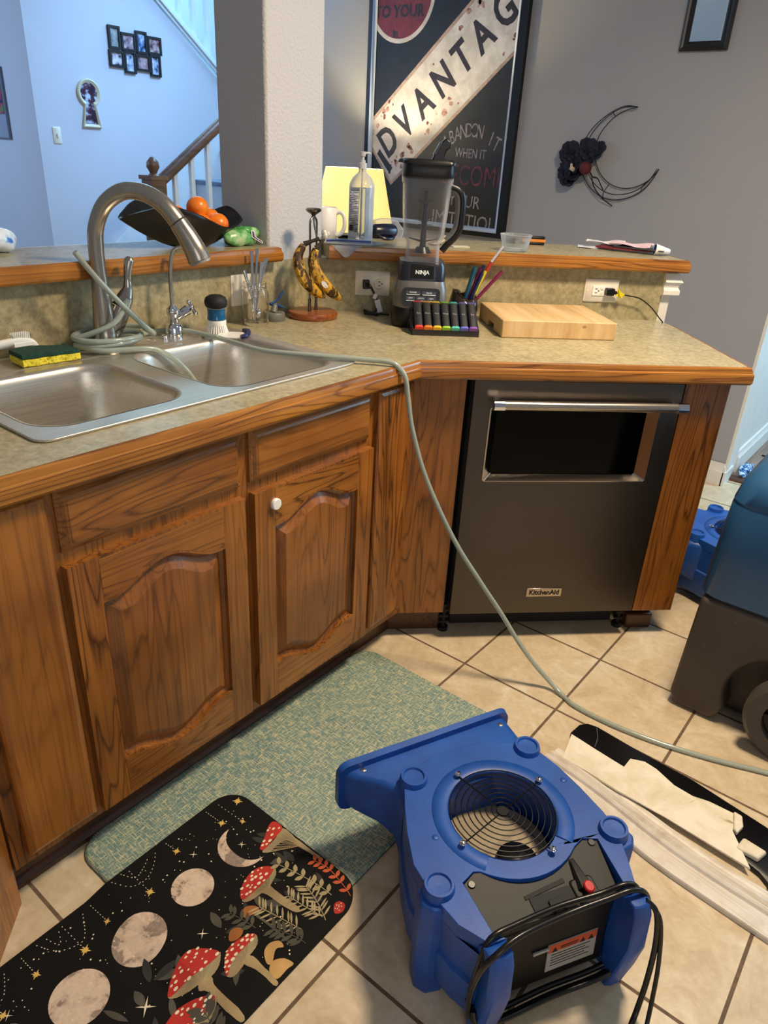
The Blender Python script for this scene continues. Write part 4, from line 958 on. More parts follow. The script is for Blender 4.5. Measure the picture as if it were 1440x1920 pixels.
# zip bag hanging over the ledge front
M['zipfilm'] = clear('zip_bag_film', '#eef0f4', .30, .12)
RM = lambda u, n, z: W_R(u, n, z)
t = thing('zip_bag', 'clear zip bag with blue strip lying over the ledge edge left of blender', 'bag', RM(-.33, .75, LZ), RZ_R)
top = [(-.100, .055), (-.02, .075), (.075, .05), (.10, .01), (.06, -.022), (-.02, -.030), (-.105, -.030)]
c = MB(); 
c.loft([[(x, y, .0012+.006*abs(math.sin(9*x+5*y))) for x, y in top], [(x*.98, y*.98, .0030+.008*abs(math.sin(9*x+5*y))) for x, y in top]])
c.loft([[(-.075, -.030, .002), (-.03, -.040, .0028), (.03, -.030, .002), (.03, -.028, .001), (-.03, -.038, .001), (-.075, -.028, .001)], [(-.062, -.047, -.006), (-.03, -.050, -.008), (.008, -.0475, -.006), (.008, -.0462, -.006), (-.03, -.0485, -.008), (-.062, -.0457, -.006)], [(-.036, -.049, -.030), (-.028, -.050, -.034), (-.018, -.049, -.030), (-.018, -.0478, -.030), (-.028, -.0488, -.034), (-.036, -.0478, -.030)]])
c.build('film', 'zipfilm', t, sm=60)
c = MB(); c.tube([(-.100, .012, .010), (-.05, .020, .012), (.0, .016, .012), (.06, .020, .011)], .0026, n=8, sub=5, flat=1.8); c.build('zip_strip', plain('blue_zip_strip', '#5f7dc4', .35, vary=.05), t)
t = thing('glass_dish', 'small clear round glass dish left of the pump bottle', 'dish', RM(-.352, .925, LZ))
c = MB(); c.lathe([(0, 0), (.016, 0), (.022, .008), (.024, .016), (.022, .016), (.015, .004), (0, .003)], 24, caps=False); c.build('dish', 'glass', t, sm=60)
t = thing('glasses_case', 'dark navy cylinder-shaped case lying right of the pump bottle', 'case', RM(-.208, .985, LZ+.001), RZ_R+.50)
M['navy_case'] = plain('dark_navy_leather', '#10162c', .3, vary=.15)
c = MB(); c.lathe([(0, -.050), (.018, -.048), (.024, -.040), (.0255, 0), (.025, .040), (.020, .050), (0, .052)], 24, (0, 0, .026), rot=Matrix.Rotation(PI/2, 3, 'Y'), caps=False); c.build('case', 'navy_case', t, sm=50)
c = MB(); c.tube([(-.03, -.020, .012), (-.01, -.034, .004), (.02, -.030, .003), (.035, -.020, .008)], .005, n=8, sub=4); c.build('strap', 'navy_case', t)
t = thing('plastic_clamshell', 'clear crumpled plastic clamshell between pump bottle and blender', 'package', RM(-.185, 1.050, LZ), RZ_R+.3)
c = MB(); c.loft([rr(-.05, .05, -.03, .03, .01, 3) and [(a, b_, 0) for a, b_ in rr(-.05, .05, -.03, .03, .01, 3)], [(a, b_, .03) for a, b_ in rr(-.055, .055, -.034, .034, .01, 3)], [(a*.9-.01, b_*.6, .058) for a, b_ in rr(-.05, .05, -.03, .03, .01, 3)], [(a*.3-.01, b_*.3, .066) for a, b_ in rr(-.05, .05, -.03, .03, .01, 3)]]); c.build('shell', 'clear', t, sm=25)

# right part of the ledge
t = thing('note_card', 'small pale card lying flat on the ledge right of blender handle', 'card', RM(.045, .835, LZ), RZ_R+.15)
c = MB(); c.box(-.030, .030, -.018, .018, 0, .003); c.build('card', plain('pale_card', '#c9c6ac', .6), t)
t = thing('paper_receipt', 'curled beige paper receipt behind the blender handle', 'paper', RM(-.025, .88, LZ), RZ_R+.4)
c = MB(); c.loft([[(-.03+.06*k/8, y, .003+.030*(k/8)**2*(1 if y > 0 else .75)) for k in range(9)] for y in (-.02, .02)], closed=False, caps=False); c.build('sheet', plain('beige_paper', '#b9a88a', .7), t, solid=.0008)
t = thing('glass_ramekin', 'small round clear glass bowl on the ledge below the poster corner', 'bowl', RM(.224, .785, LZ))
c = MB(); c.lathe([(0, 0), (.036, 0), (.042, .005), (.048, .03), (.0535, .050), (.0555, .0525), (.053, .054), (.0505, .051), (.045, .03), (.039, .008), (0, .005)], 36, caps=False); c.build('bowl', clear('thin_glass', '#f2f6f6', .06, .03, .8), t, sm=60)
t = thing('tape_measure', 'orange and black pocket tool on ledge behind the glass bowl', 'tool', RM(.365, 1.035, LZ), RZ_R-.1)
c = MB(); c.box(-.045, .040, -.016, .016, 0, .010); c.box(-.045, .040, -.016, .016, .020, .030); c.build('grip', 'black', t, bevel=.003)
c = MB(); c.box(-.044, .042, -.0165, .0165, .010, .020); tag(c.build('band', plain('orange_plastic', '#d8822a', .4), t, bevel=.001), 'orange band')
t = thing('small_connector', 'small black connector with a silver tip beside poster frame corner', 'connector', RM(.290, 1.045, LZ), RZ_R)
c = MB(); c.box(-.034, .008, -.010, .010, 0, .018); c.build('body', 'black', t, bevel=.003)
c = MB(); c.cyl((.006, -.006, .009), (.016, -.010, .010), .006, .005, n=12); tag(c.build('tip', 'chrome', t), 'silver tip')

# mail
def sheet(name, lab, cat, loc, rz, wd, ln, hexc, curl=.0, thick=.0012, seed=1, crumple=0.0, base=0.0, mt=None):
    t = thing(name, lab, cat, loc, rz, group='papers on the ledge')
    rg = random.Random(seed); c = MB(); NX, NY = 12, 8; ph = [rg.uniform(0, 6) for _ in range(4)]
    pts = []
    for j in range(NY+1):
        row = []
        for i in range(NX+1):
            x, y = i/NX-.5, j/NY-.5
            z = curl*(x+.5)**2+crumple*(math.sin(7*x+ph[0]+3*y)+math.sin(11*y+ph[1]-4*x)+1.4)*.5
            row.append((x*wd, y*ln, max(0, z)+base))
        pts.append(row)
    top = [p for r_ in pts for p in r_]; n = len(top); W_ = NX+1
    fs = [(j*W_+i, j*W_+i+1, (j+1)*W_+i+1, (j+1)*W_+i) for j in range(NY) for i in range(NX)]
    c.add([(x, y, z+thick) for x, y, z in top]+top, fs+[tuple(n+i for i in reversed(f)) for f in fs]
          + [(i, i+n, i+1+n, i+1) for i in range(NX)] + [(NY*W_+i+1, NY*W_+i+1+n, NY*W_+i+n, NY*W_+i) for i in range(NX)]
          + [(j*W_, (j+1)*W_, (j+1)*W_+n, j*W_+n) for j in range(NY)] + [((j+1)*W_+NX, j*W_+NX, j*W_+NX+n, (j+1)*W_+NX+n) for j in range(NY)])
    c.build('sheet', mt or plain('paper_'+hexc[1:]+str(seed), hexc, .6, vary=.06), t, sm=50); return t
sheet('envelope', 'white envelope at the bottom left of the paper pile', 'paper', RM(.600, 1.010, LZ), RZ_R-.35, .13, .10, '#dcdce0', 0, seed=2, crumple=.002)
sheet('folder', 'dark red booklet near the bottom of the paper pile', 'paper', RM(.690, .945, LZ+.0065), RZ_R-.62, .20, .10, '#6d2226', 0, .005, seed=3, crumple=.001)
sheet('magazine', 'dark printed magazine under the pink sheet in paper pile', 'paper', RM(.730, .900, LZ+.0135), RZ_R-.75, .18, .085, '#3a3640', 0, .004, seed=4, crumple=.001)
sheet('pink_sheet', 'pale pink crumpled sheet on top of the paper pile', 'paper', RM(.705, .940, LZ+.0190), RZ_R-.66, .15, .085, '#d8b9c0', 0, seed=5, crumple=.007)
sheet('letter', 'white folded letter at the back of the paper pile', 'paper', RM(.640, 1.020, LZ+.0150), RZ_R-.5, .14, .05, '#e4e2e4', .006, seed=6, crumple=.006)
t = thing('paper_cup', 'crushed white paper cup with blue inside at right end of the ledge', 'cup', RM(.775, .832, LZ+.0185), 0)
t.rotation_euler = Vector((.78, .55, -.10)).to_track_quat('Z', 'Y').to_euler()
c = MB(); c.lathe([(.0185, -.026), (.008, .028)], 20, caps=False); cu = c.build('cone', 'white_paper', t, solid=.001, sm=60)
c = MB(); c.lathe([(.0170, -.0255), (.007, .027)], 20, caps=False); tag(c.build('lining', plain('blue_lining', '#2f6fae', .5), cu, sm=60), 'blue inside')

# ================================================================== hung on the far walls
YW = 2.0995
FR = frame4((0, YW, 0), (1, 0, 0), (0, 0, 1))      # (x, z, out of the wall)
def mk_print(name, a, b_, sc=9, r=.5):
    t = NT(name); v = t.coord(); n1 = t.noise(v, sc, 5, .7, .4)
    t.base(t.ramp(n1, [(.42, col(a)), (.62, col(b_))])); t.set(Roughness=r); return t.m
M['pr_dark'] = mk_print('poster_dark_ground', '#101119', '#191c27', 6)
M['pr_white'] = mk_print('poster_white_band', '#a9a6ad', '#c4c2cb', 8)
M['pr_edge'] = mk_print('poster_band_edge', '#8d7a78', '#a79690', 20)
M['pr_red'] = mk_print('poster_red_disc', '#5b1f2b', '#70283440'[:7], 12)
M['pr_black'] = mk_print('poster_black_letter', '#1a1620', '#2c2530', 30)
M['pr_grey'] = mk_print('poster_grey_letter', '#77737f', '#a29eaa', 30)
M['pr_redtxt'] = mk_print('poster_faded_red_letter', '#38202a', '#7a2c34', 26)
M['pr_rust'] = mk_print('poster_rust_stain', '#5e2f35', '#a88a88', 30)
M['silver'] = plain('silver_bevel_sheen', '#b9c8e6', .3, .0, vary=.03)  # pale blue, no metal: the bevel's reflected light is put into the colour
t = thing('framed_poster', 'large framed dark poster with diagonal white band of big letters', 'poster', (-1.72, YW, 1.025), 0)
t.rotation_euler = (0, 0, 0)
PM = Matrix.Translation((1.72, -YW, -1.025)) @ FR       # poster pieces: (x, z, out)
px0, px1, pz0, pz1 = -2.228, -1.222, 1.028, 2.53
c = MB(); c.x = PM; c.prism([(px0, pz0), (px1, pz0), (px1, pz1), (px0, pz1)], 0, .030, holes=[[(px0+.030, pz0+.024), (px1-.044, pz0+.024), (px1-.044, pz1-.03), (px0+.030, pz1-.03)]]); fr = c.build('frame', 'black', t, bevel=.002)
ix0, ix1, iz0, iz1 = px0+.030, px1-.044, pz0+.024, pz1-.03
c = MB(); c.x = PM; c.loft([[(ix0, iz0, .031), (ix1, iz0, .031), (ix1, iz1, .031), (ix0, iz1, .031)], [(ix0+.018, iz0+.022, .012), (ix1-.022, iz0+.022, .012), (ix1-.022, iz1-.022, .012), (ix0+.018, iz1-.022, .012)]], caps=False); tag(c.build('bevel_strip', 'silver', fr, solid=.001), 'silver inner bevel')
jx0, jx1, jz0, jz1 = ix0+.016, ix1-.020, iz0+.020, iz1-.020
mats = ['pr_dark', 'pr_white', 'pr_edge', 'pr_red', 'pr_black', 'pr_grey', 'pr_redtxt', 'pr_rust']
c = MB(); c.x = PM; c.prism([(jx0, jz0), (jx1, jz0), (jx1, jz1), (jx0, jz1)], .004, .008, mi=0)
def clip(poly):
    def half(P, f):
        out = []
        for i in range(len(P)):
            a, b_ = P[i], P[(i+1) % len(P)]; fa, fb = f(a), f(b_)
            if fa >= 0: out.append(a)
            if fa*fb < 0:
                q = fa/(fa-fb); out.append((a[0]+(b_[0]-a[0])*q, a[1]+(b_[1]-a[1])*q))
        return out
    for f in (lambda p: p[0]-jx0, lambda p: jx1-p[0], lambda p: p[1]-jz0, lambda p: jz1-p[1]): poly = half(poly, f)
    return poly
def pat(poly, k, h): 
    poly = clip(poly)
    if len(poly) >= 3: c.prism(poly, .008, .008+h, mi=k)
# diagonal band from lower left to upper right
u0 = Vector((-2.05, 1.463)); ud = Vector((1, .862)).normalized(); un_ = Vector((-ud.y, ud.x))
def band(hw0, hw1, s0, s1): return [tuple(u0+ud*s0+un_*hw0), tuple(u0+ud*s1+un_*hw0), tuple(u0+ud*s1+un_*hw1), tuple(u0+ud*s0+un_*hw1)]
pat(band(-.176, .192, -.125, 1.45), 2, .0004); pat(band(-.160, .174, -.110, 1.43), 1, .0006)
rg = random.Random(11)
for k in range(70):
    s = rg.choice([rg.uniform(-.10, .15), rg.uniform(.80, 1.1), rg.uniform(-.1, 1.1)]); w_ = rg.choice([-1, 1])*rg.uniform(.10, .165); q = u0+ud*s+un_*(w_+.02); r = rg.uniform(.004, .018)
    pat([(q.x+r*rg.uniform(.5, 1.3)*math.cos(a*.9), q.y+r*rg.uniform(.5, 1.3)*math.sin(a*.9)) for a in range(7)], 7, .0008)
cc = (-2.02, 2.183)
pat(circ(*cc, .224, 48), 1, .0004); pat(circ(*cc, .203, 48), 3, .0008)
def ptxt(txt, x, z, size, k, ang=0, sx=1.0, bold=.0, mat_h=.0088, spacing=1.0):
    m4 = PM @ Matrix.Translation((x, z, mat_h)) @ Matrix.Rotation(ang, 4, 'Z'); text_mb(c, txt, size, m4, .0004, mi=k, bold=bold, sx=sx, spacing=spacing)
ba = math.atan2(ud.y, ud.x)
for k, (ch, s) in enumerate(zip('ADVANTAGE', (-.150, .0, .147, .305, .467, .617, .763, .917, 1.06))):
    q = u0+ud*s+un_*.016
    if s < -.1: continue
    ptxt(ch, q.x, q.y, .215, 4, ba, .74, .006)
pat([tuple(u0+ud*(-.105)+un_*.02), tuple(u0+ud*(-.075)+un_*.03), tuple(u0+ud*(-.060)-un_*.11), tuple(u0+ud*(-.095)-un_*.12)], 4, .001)
ptxt('TO YOUR', -2.03, 2.105, .075, 4, -.02, 1.0, .003); ptxt('TRAIN', -2.00, 2.20, .075, 4, -.02, 1.0, .003); ptxt('in', -2.05, 2.005, .05, 4, 0, 1.0, .003)
for k, ch in enumerate('ABANDON IT'):
    q = k/9*2-1
    if ch != ' ': ptxt(ch, -1.496+.160*q, 1.545-.062*q*q, .098, 5, -.42*q, .62, 0)
ptxt('WHEN IT', -1.492, 1.434, .066, 5, -.03, .72, 0)
ptxt('BECOMES', -1.44, 1.322, .150, 6, -.01, .70, 0)
ptxt('YOUR', -1.505, 1.195, .090, 5, -.05, .84, 0)
ptxt('LIMITATION', -1.515, 1.094, .105, 5, -.04, .86, 0)
def clip_mesh():
    V, F, I = [], [], []
    for f, mi_ in zip(c.f, c.mi):
        ps = [c.v[i] for i in f]
        if all(-2.229+1.72 < p.x < -1.222+1.72 for p in ps) and max(p.x for p in ps) <= jx1+1.72+1e-4:
            o_ = len(V); V += ps; F.append(list(range(o_, o_+len(ps)))); I.append(mi_)
    c.v, c.f, c.mi = V, F, I
clip_mesh()
c.build('print', mats, t)

# wire crescent with flowers
M['wire'] = plain('black_wire', '#131318', .45, .3, vary=0)
M['petal'] = plain('dark_navy_petals', '#14162a', .8, vary=.3)
t = thing('moon_wreath', 'black wire crescent moon wreath with dark flowers on grey wall', 'wreath', (-.68, YW, 1.46))
WM = Matrix.Translation((.68, -YW, -1.46)) @ FR
out_ = [(-.605, 1.663), (-.659, 1.667), (-.713, 1.648), (-.773, 1.608), (-.82, 1.557), (-.845, 1.497), (-.845, 1.42), (-.813, 1.355), (-.768, 1.307), (-.699, 1.271), (-.627, 1.265), (-.562, 1.283), (-.513, 1.312), (-.477, 1.355), (-.449, 1.411)]
in_ = [(-.604, 1.661), (-.651, 1.651), (-.704, 1.624), (-.746, 1.58), (-.769, 1.54), (-.778, 1.496), (-.775, 1.455), (-.76, 1.418), (-.727, 1.371), (-.676, 1.336), (-.617, 1.320), (-.554, 1.326), (-.497, 1.354), (-.467, 1.385), (-.449, 1.411)]
c = MB(); c.x = WM
tb = lambda P, h, r=.0021: c.tube([(a, b_, h) for a, b_ in P], r, n=6, sub=4)
tb(out_, .012); tb(in_, .012)
mid = [((a[0]*.55+b_[0]*.45), (a[1]*.55+b_[1]*.45)) for a, b_ in zip(out_, in_)]
tb(mid, .035); 
for k in (2, 5, 9, 12): c.tube([(*out_[k], .012), (*mid[k], .035), (*in_[k], .012)], .0018, n=6, sub=3)
c.build('wire_frame', 'wire', t)
rg = random.Random(5)
def flower(x, z, r, h, mt, par, nm='flower', n=6):
    f = MB(); f.x = WM @ Matrix.Translation((x, z, h)) @ Matrix.Rotation(rg.uniform(-.6, .6), 4, 'X') @ Matrix.Rotation(rg.uniform(-.6, .6), 4, 'Y')
    for lay, (q, up) in enumerate(((1, .25), (.62, .8))):
        for k in range(n):
            a = 2*PI*k/n+lay*.5+rg.uniform(-.2, .2); d = Vector((math.cos(a), math.sin(a), 0)); e = Vector((-d.y, d.x, 0)); L = r*q
            rows = []
            for s_, w_ in ((.05, .1), (.4, .42), (.75, .5), (1.0, .25)):
                rows.append([tuple(d*L*s_+e*L*w_*v+Vector((0, 0, .35*L*up*s_*s_+.12*L*abs(v)+.006*math.sin(4*s_+k)))) for v in (-1, -.5, 0, .5, 1)])
            f.loft(rows, closed=False, caps=False)
    return f.build(nm, mt, par, solid=.0012, sm=60)
for x, z, r, h in ((-.892, 1.462, .055, .035), (-.80, 1.472, .060, .045), (-.75, 1.475, .045, .035), (-.86, 1.415, .050, .040), (-.905, 1.375, .050, .040), (-.89, 1.345, .042, .030), (-.845, 1.372, .045, .035)): flower(x, z, r, h, 'petal', t)
c = MB(); c.x = WM; c.sphere((-.79, 1.398, .065), .030, 16, 10); 
c.build('red_flower', plain('dark_red_petals', '#5c101c', .7, vary=.3), t, sm=60)
c = MB(); c.x = WM; c.tube([(-.862, 1.395, .075), (-.845, 1.388, .078)], .010, n=10, sub=2); c.tube([(-.858, 1.398, .075), (-.864, 1.412, .07)], .006, n=8, sub=2); c.build('flower_center', plain('cream_stamen', '#c9b89c', .6), t)
c = MB(); c.x = WM; c.tube([(-.775, 1.385, .05), (-.762, 1.369, .045), (-.744, 1.32, .04), (-.699, 1.273, .03), (-.646, 1.238, .008)], .004, n=6, sub=4, flat=.4); c.tube([(-.77, 1.38, .05), (-.752, 1.362, .055), (-.724, 1.356, .055), (-.706, 1.33, .05), (-.692, 1.306, .04)], .004, n=6, sub=4, flat=.4); c.build('ribbon', 'wire', t)

# mirror
t = thing('wall_mirror', 'narrow black-framed mirror at top right of the grey wall', 'mirror', (-.362, YW, 1.877))
MM = Matrix.Translation((.362, -YW, -1.877)) @ FR
x0, x1, z0, z1 = -.464, -.262, 1.876, 2.55
c = MB(); c.x = MM; c.loft([[(x0+i, z0+i, h), (x1-i, z0+i, h), (x1-i, z1-i, h), (x0+i, z1-i, h)] for i, h in ((0, 0), (0, .018), (.008, .024), (.016, .020), (.026, .020), (.036, .010))], caps=False); c.build('frame', plain('black_carved_frame', '#15120f', .4, vary=.3), t, sm=20)
mm = NT('mirror_glass'); mm.base(col('#dfe6ee')); mm.set(Metallic=1.0, Roughness=.03)
c = MB(); c.x = MM; c.box(x0+.03, x1-.03, z0+.03, z1-.03, .004, .011); c.build('glass', mm.m, t)

# lamp behind the ledge
def mk_shade():
    t = NT('lit_lamp_shade'); t.base(col('#e8dcae')); t.set(Roughness=.9)
    t.b.inputs['Emission Color'].default_value = col('#ffdc78'); t.b.inputs['Emission Strength'].default_value = .95; return t.m
t = thing('table_lamp', 'lit table lamp with cream shade behind the pump bottle', 'lamp', (-1.945, 1.66, .62), 0)
c = MB(); c.lathe([(.155, .715), (.226, .405)], 40, caps=False); o = c.build('lamp_shade', mk_shade(), t, solid=.002, sm=60); o.rotation_euler = (0, 0, 0)
c = MB(); c.lathe([(0, 0), (.075, 0), (.078, .01), (.03, .03), (.022, .08), (.05, .16), (.055, .22), (.03, .30), (.012, .34), (.012, .50), (0, .50)], 28, caps=False); c.build('base', plain('cream_ceramic', '#d6cbb0', .3), t, sm=50)
bl = NT('lamp_bulb'); bl.b.inputs['Emission Color'].default_value = col('#ffdf9a'); bl.b.inputs['Emission Strength'].default_value = 6.0
c = MB(); c.sphere((0, 0, .54), .03); c.build('bulb', bl.m, t)
d = bpy.data.lights.new('lamp_bulb_light', 'POINT'); d.energy = 48; d.color = (1, .82, .45); d.shadow_soft_size = .03
o = bpy.data.objects.new('lamp_bulb_light', d); COL.objects.link(o); o.parent = t; o.location = (0, 0, .60)
t = thing('side_table', 'small table under the lit lamp behind the bar ledge', 'table', (-1.945, 1.70, 0))
c = MB(); c.box(-.28, .28, -.24, .24, .59, .62); c.build('tabletop', 'rail', t, bevel=.004)
for sx in (-.25, .25):
    for sy in (-.21, .21):
        c = MB(); c.box(sx-.02, sx+.02, sy-.02, sy+.02, 0, .59); c.build('leg', 'rail', t)

# ---------------------------------------------------------------- hall wall: frames, keyhole, switch
XW = -3.5995
HM = frame4((XW, 0, 0), (0, 1, 0), (0, 0, 1))     # (y, z, out)
M['frame_black'] = plain('black_photo_frame', '#10141c', .4, vary=.05)
def mk_photo(k, a, b_, d_):
    t = NT('photo_%d' % k); t.base(t.ramp(t.noise(t.coord(loc=(k*1.7, k*.6, 0)), 26, 3), [(.36, col(a)), (.5, col(b_)), (.64, col(d_))])); t.set(Roughness=.3); return t.m
t = thing('photo_collage', 'cluster of eight joined black photo frames on the blue stair wall', 'picture frame', (XW, 1.48, 1.86))
CMx = Matrix.Translation((-XW, -1.48, -1.86)) @ HM
fy0, fz0 = 1.310, 2.010; ux, uz = .092, .098
boxes = [(0.00, 0, .078, .118), (.084, .024, .098, .094), (.186, .002, .078, .118), (.268, .018, .100, .096), (-.006, .124, .098, .088), (.094, .116, .078, .118), (.176, .124, .098, .088), (.276, .114, .078, .118)]
phs = [('#5d6470', '#8b8f96', '#aab0b2'), ('#3a3f4a', '#a08a96', '#c9c2d2'), ('#28344a', '#5a86c0', '#c9ccd4'), ('#3a2c3a', '#a07c84', '#c6d2d6'), ('#2c2a34', '#b9b6c6', '#d4d6e4'), ('#222834', '#9cb0d8', '#dfe6f4'), ('#5c545c', '#a08894', '#b9a4a8'), ('#20283a', '#8fa6cc', '#d6dce8')]
sk = -.10
for k, (a, b_, wd, ht) in enumerate(boxes):
    y0 = fy0+a; z1 = fz0-b_+sk*a*.12; z0 = z1-ht; y1 = y0+wd
    c = MB(); c.x = CMx; c.prism([(y0, z0), (y1, z0), (y1, z1), (y0, z1)], 0, .016, holes=[[(y0+.012, z0+.012), (y1-.012, z0+.012), (y1-.012, z1-.012), (y0+.012, z1-.012)]]); f = c.build('frame', 'frame_black', t)
    c = MB(); c.x = CMx; c.box(y0+.011, y1-.011, z0+.011, z1-.011, .002, .006); c.build('photo', mk_photo(k, *phs[k]), f)
t = thing('keyhole_picture', 'keyhole-shaped cream frame with dark picture on the blue wall', 'picture frame', (XW, 1.14, 1.50))
KM = Matrix.Translation((-XW, -1.14, -1.50)) @ HM
def keyhole(r, w0, w1, zb, cz=1.645, cy=1.142):
    a0 = math.asin(w0/r); pts = [(cy+r*math.sin(PI+a0+ (2*PI-2*a0)*k/24*-1+0)*-1, cz-r*math.cos(PI+a0+(2*PI-2*a0)*k/24*-1)*-1) for k in range(25)]
    pts = []
    for k in range(25):
        a = -PI/2+a0+(2*PI-2*a0)*k/24; pts.append((cy+r*math.cos(a), cz+r*math.sin(a)))
    return pts+[(cy-w1, zb), (cy+w1, zb)]
rings = [[(a, b_, h) for a, b_ in keyhole(*q)] for q, h in (((.074, .036, .062, 1.462), 0), ((.074, .036, .062, 1.462), .012), ((.068, .032, .056, 1.468), .017), ((.060, .027, .048, 1.476), .012), ((.054, .023, .042, 1.482), .008))]
c = MB(); c.x = KM; c.loft(rings, caps=False); fr = c.build('frame', plain('cream_gilt_frame', '#cfc9ae', .4), t, sm=30)
c = MB(); c.x = KM; c.prism(keyhole(.058, .026, .046, 1.478), .002, .0075); c.build('picture', mk_photo(20, '#141a30', '#4a2238', '#b9cdea'), t)
plate_t = plate('light_switch', 'white light switch plate on the blue stair wall', 'switch', (XW, .912, 1.410), PI/2, .050, .088, 'none')
c = MB(); c.box(-.005, .005, -.013, -.005, -.010, .010); c.build('toggle', 'white_trim', plate_t, bevel=.001)
t = thing('wall_poster', 'colourful framed print cut off at the left edge of the picture', 'poster', (-4.06, .7985, 1.55))
c = MB(); c.box(-.26, .150, -.012, 0, -.175, .20); c.build('frame', plain('slate_frame', '#5d6b82', .5), t)
c = MB(); c.box(-.25, .128, -.0145, -.012, -.04, .19); c.build('print', mk_photo(31, '#1c2a5a', '#a84060', '#3f8a4a'), t)
c = MB(); c.box(-.25, .142, -.0145, -.012, -.168, -.045); c.build('caption_panel', plain('grey_panel', '#8a97ae', .4), t)

# ---------------------------------------------------------------- staircase
M['stair_white'] = plain('stair_white_paint', '#d8e2e8', .4, vary=.02)
M['carpet'] = plain('grey_stair_carpet', '#7f8ea4', .9, vary=.2)
t = thing('staircase', 'white staircase with dark handrail rising right behind the fruit bowl', 'staircase', (-3.15, 1.2, 0))
SM = Matrix.Translation((3.15, -1.2, 0))
for k in range(9):
    y0 = .92+.235*k; z1 = .19*(k+1)+.24
    c = MB(); c.x = SM; c.box(-3.575, -2.74, y0, y0+.26, z1-.03, z1); c.build('tread', 'carpet', t, bevel=.008)
    c = MB(); c.x = SM; c.box(-3.575, -2.74, y0+.02, y0+.035, z1-.19, z1-.03); c.build('riser', 'stair_white', t)
sk_ = lambda y: .81+(y-1.223)*.86
c = MB(); c.x = SM; c.prism([(.80, .30), (.80, sk_(.8)), (3.0, sk_(3.0)), (3.0, sk_(3.0)-.75)], -3.598, -3.578, ax='x'); c.build('skirt_board', 'stair_white', t)
rl = lambda y: 1.205+(y-.94)*.70
c = MB(); c.x = SM; c.prism([(.86, rl(.86)-1.05), (3.0, rl(3.0)-1.05), (3.0, rl(3.0)-.80), (.86, rl(.86)-.80)], -2.74, -2.715, ax='x'); c.build('stringer', 'stair_white', t)
c = MB(); c.x = SM; c.tube([(-2.70, .95, rl(.95)), (-2.70, 3.0, rl(3.0))], .032, n=14, sub=1, flat=.9); c.build('handrail', 'rail', t)
c = MB(); c.x = SM; c.box(-2.745, -2.655, .872, .962, .0, 1.225); c.box(-2.755, -2.645, .862, .972, 1.225, 1.245); c.lathe([(.03, 1.245), (.018, 1.255), (.022, 1.265), (.034, 1.285), (.030, 1.31), (.012, 1.332), (0, 1.336)], 18, (-2.70, .917, 0)); c.build('newel_post', 'rail', t, sm=40)
for k in range(14):
    y = 1.05+.115*k; c = MB(); c.x = SM; c.box(-2.712, -2.688, y-.012, y+.012, rl(y)-.82, rl(y)-.02); c.build('baluster', 'stair_white', t)
t = thing('stair_balustrade', 'white balustrade of the upper stair flight above the photo frames', 'balustrade', (-3.65, 1.7, 2.0))
UM = Matrix.Translation((3.65, -1.7, -2.0))
ul = lambda y: 2.190-(y-1.651)*.745
c = MB(); c.x = UM; c.prism([(.8, ul(.8)), (2.4, ul(2.4)), (2.4, ul(2.4)+.065), (.8, ul(.8)+.065)], -3.62, -3.585, ax='x'); c.prism([(.8, ul(.8)+.02), (2.4, ul(2.4)+.02), (2.4, ul(2.4)+.04), (.8, ul(.8)+.04)], -3.585, -3.57, ax='x'); c.build('stringer', 'stair_white', t)
c = MB(); c.x = UM; c.tube([(-3.62, .8, ul(.8)+.95), (-3.62, 2.4, ul(2.4)+.95)], .03, n=12, sub=1); c.build('handrail', 'rail', t)
for k in range(14):
    y = .86+.11*k; c = MB(); c.x = UM; c.box(-3.635, -3.605, y-.014, y+.014, ul(y)+.06, ul(y)+.94); c.build('baluster', 'stair_white', t)

# ---------------------------------------------------------------- room through the doorway
t = thing('media_console', 'dark low cabinet with white top edge in the room beyond the doorway', 'cabinet', (.38, 4.15, .012))
c = MB(); c.box(-.20, .9, -.25, .25, 0, .27); c.build('body', 'black_matte', t)
c = MB(); c.box(-.20, .9, -.26, .26, .27, .29); tag(c.build('top', 'white', t), 'white top')
t = thing('floor_cable', 'thin dark cable lying on the wooden floor beyond the doorway', 'cable', (.45, 2.62, .012))
c = MB(); c.tube([(-.22, .06, .004), (-.05, .02, .004), (.1, -.06, .004), (.3, -.10, .004)], .004, n=8, sub=6); c.build('cable', 'black_rubber', t)
def mk_tinsel():
    t = NT('blue_white_wrapper'); t.base(t.ramp(t.noise(t.coord(), 70, 3), [(.4, col('#12305c')), (.5, col('#4f8ad0')), (.6, col('#d6ecf6'))])); t.set(Roughness=.25); return t.m
t = thing('crumpled_wrapper', 'crumpled blue and white wrapper on floor by the doorway', 'wrapper', (.232, 2.33, .0125))
pillow('wrapper', mk_tinsel(), t, .055, .16, .045, .4, 12)

# ================================================================== floor mats
def mk_greenmat():
    t = NT('woven_teal_mat'); ds = []
    for st in ((40, 380, 1), (380, 40, 1)):
        v = t.coord(scale=st); n = t.noise(v, 1.0, 2, .6); ds.append(t.ramp(n, [(.54, (0, 0, 0)), (.62, (1, 1, 1))]))
    f = t.math('MAXIMUM', ds[0], ds[1]); big = t.noise(t.coord(), 10, 3)
    g = t.ramp(big, [(.35, col('#4a6c74')), (.65, col('#66867e'))]); fine = t.noise(t.coord(), 420, 2)
    g = t.mix(t.ramp(fine, [(.4, (0, 0, 0)), (.6, (1, 1, 1))]), g, col('#7f9a90'))
    t.base(t.mix(t.math('MULTIPLY', f, .88), g, col('#cfc8a0'))); t.set(Roughness=.55); t.bump(f, .3, .001); return t.m
M['greenmat'] = mk_greenmat(); M['mat_edge'] = plain('dark_mat_edge', '#1f3a38', .6)
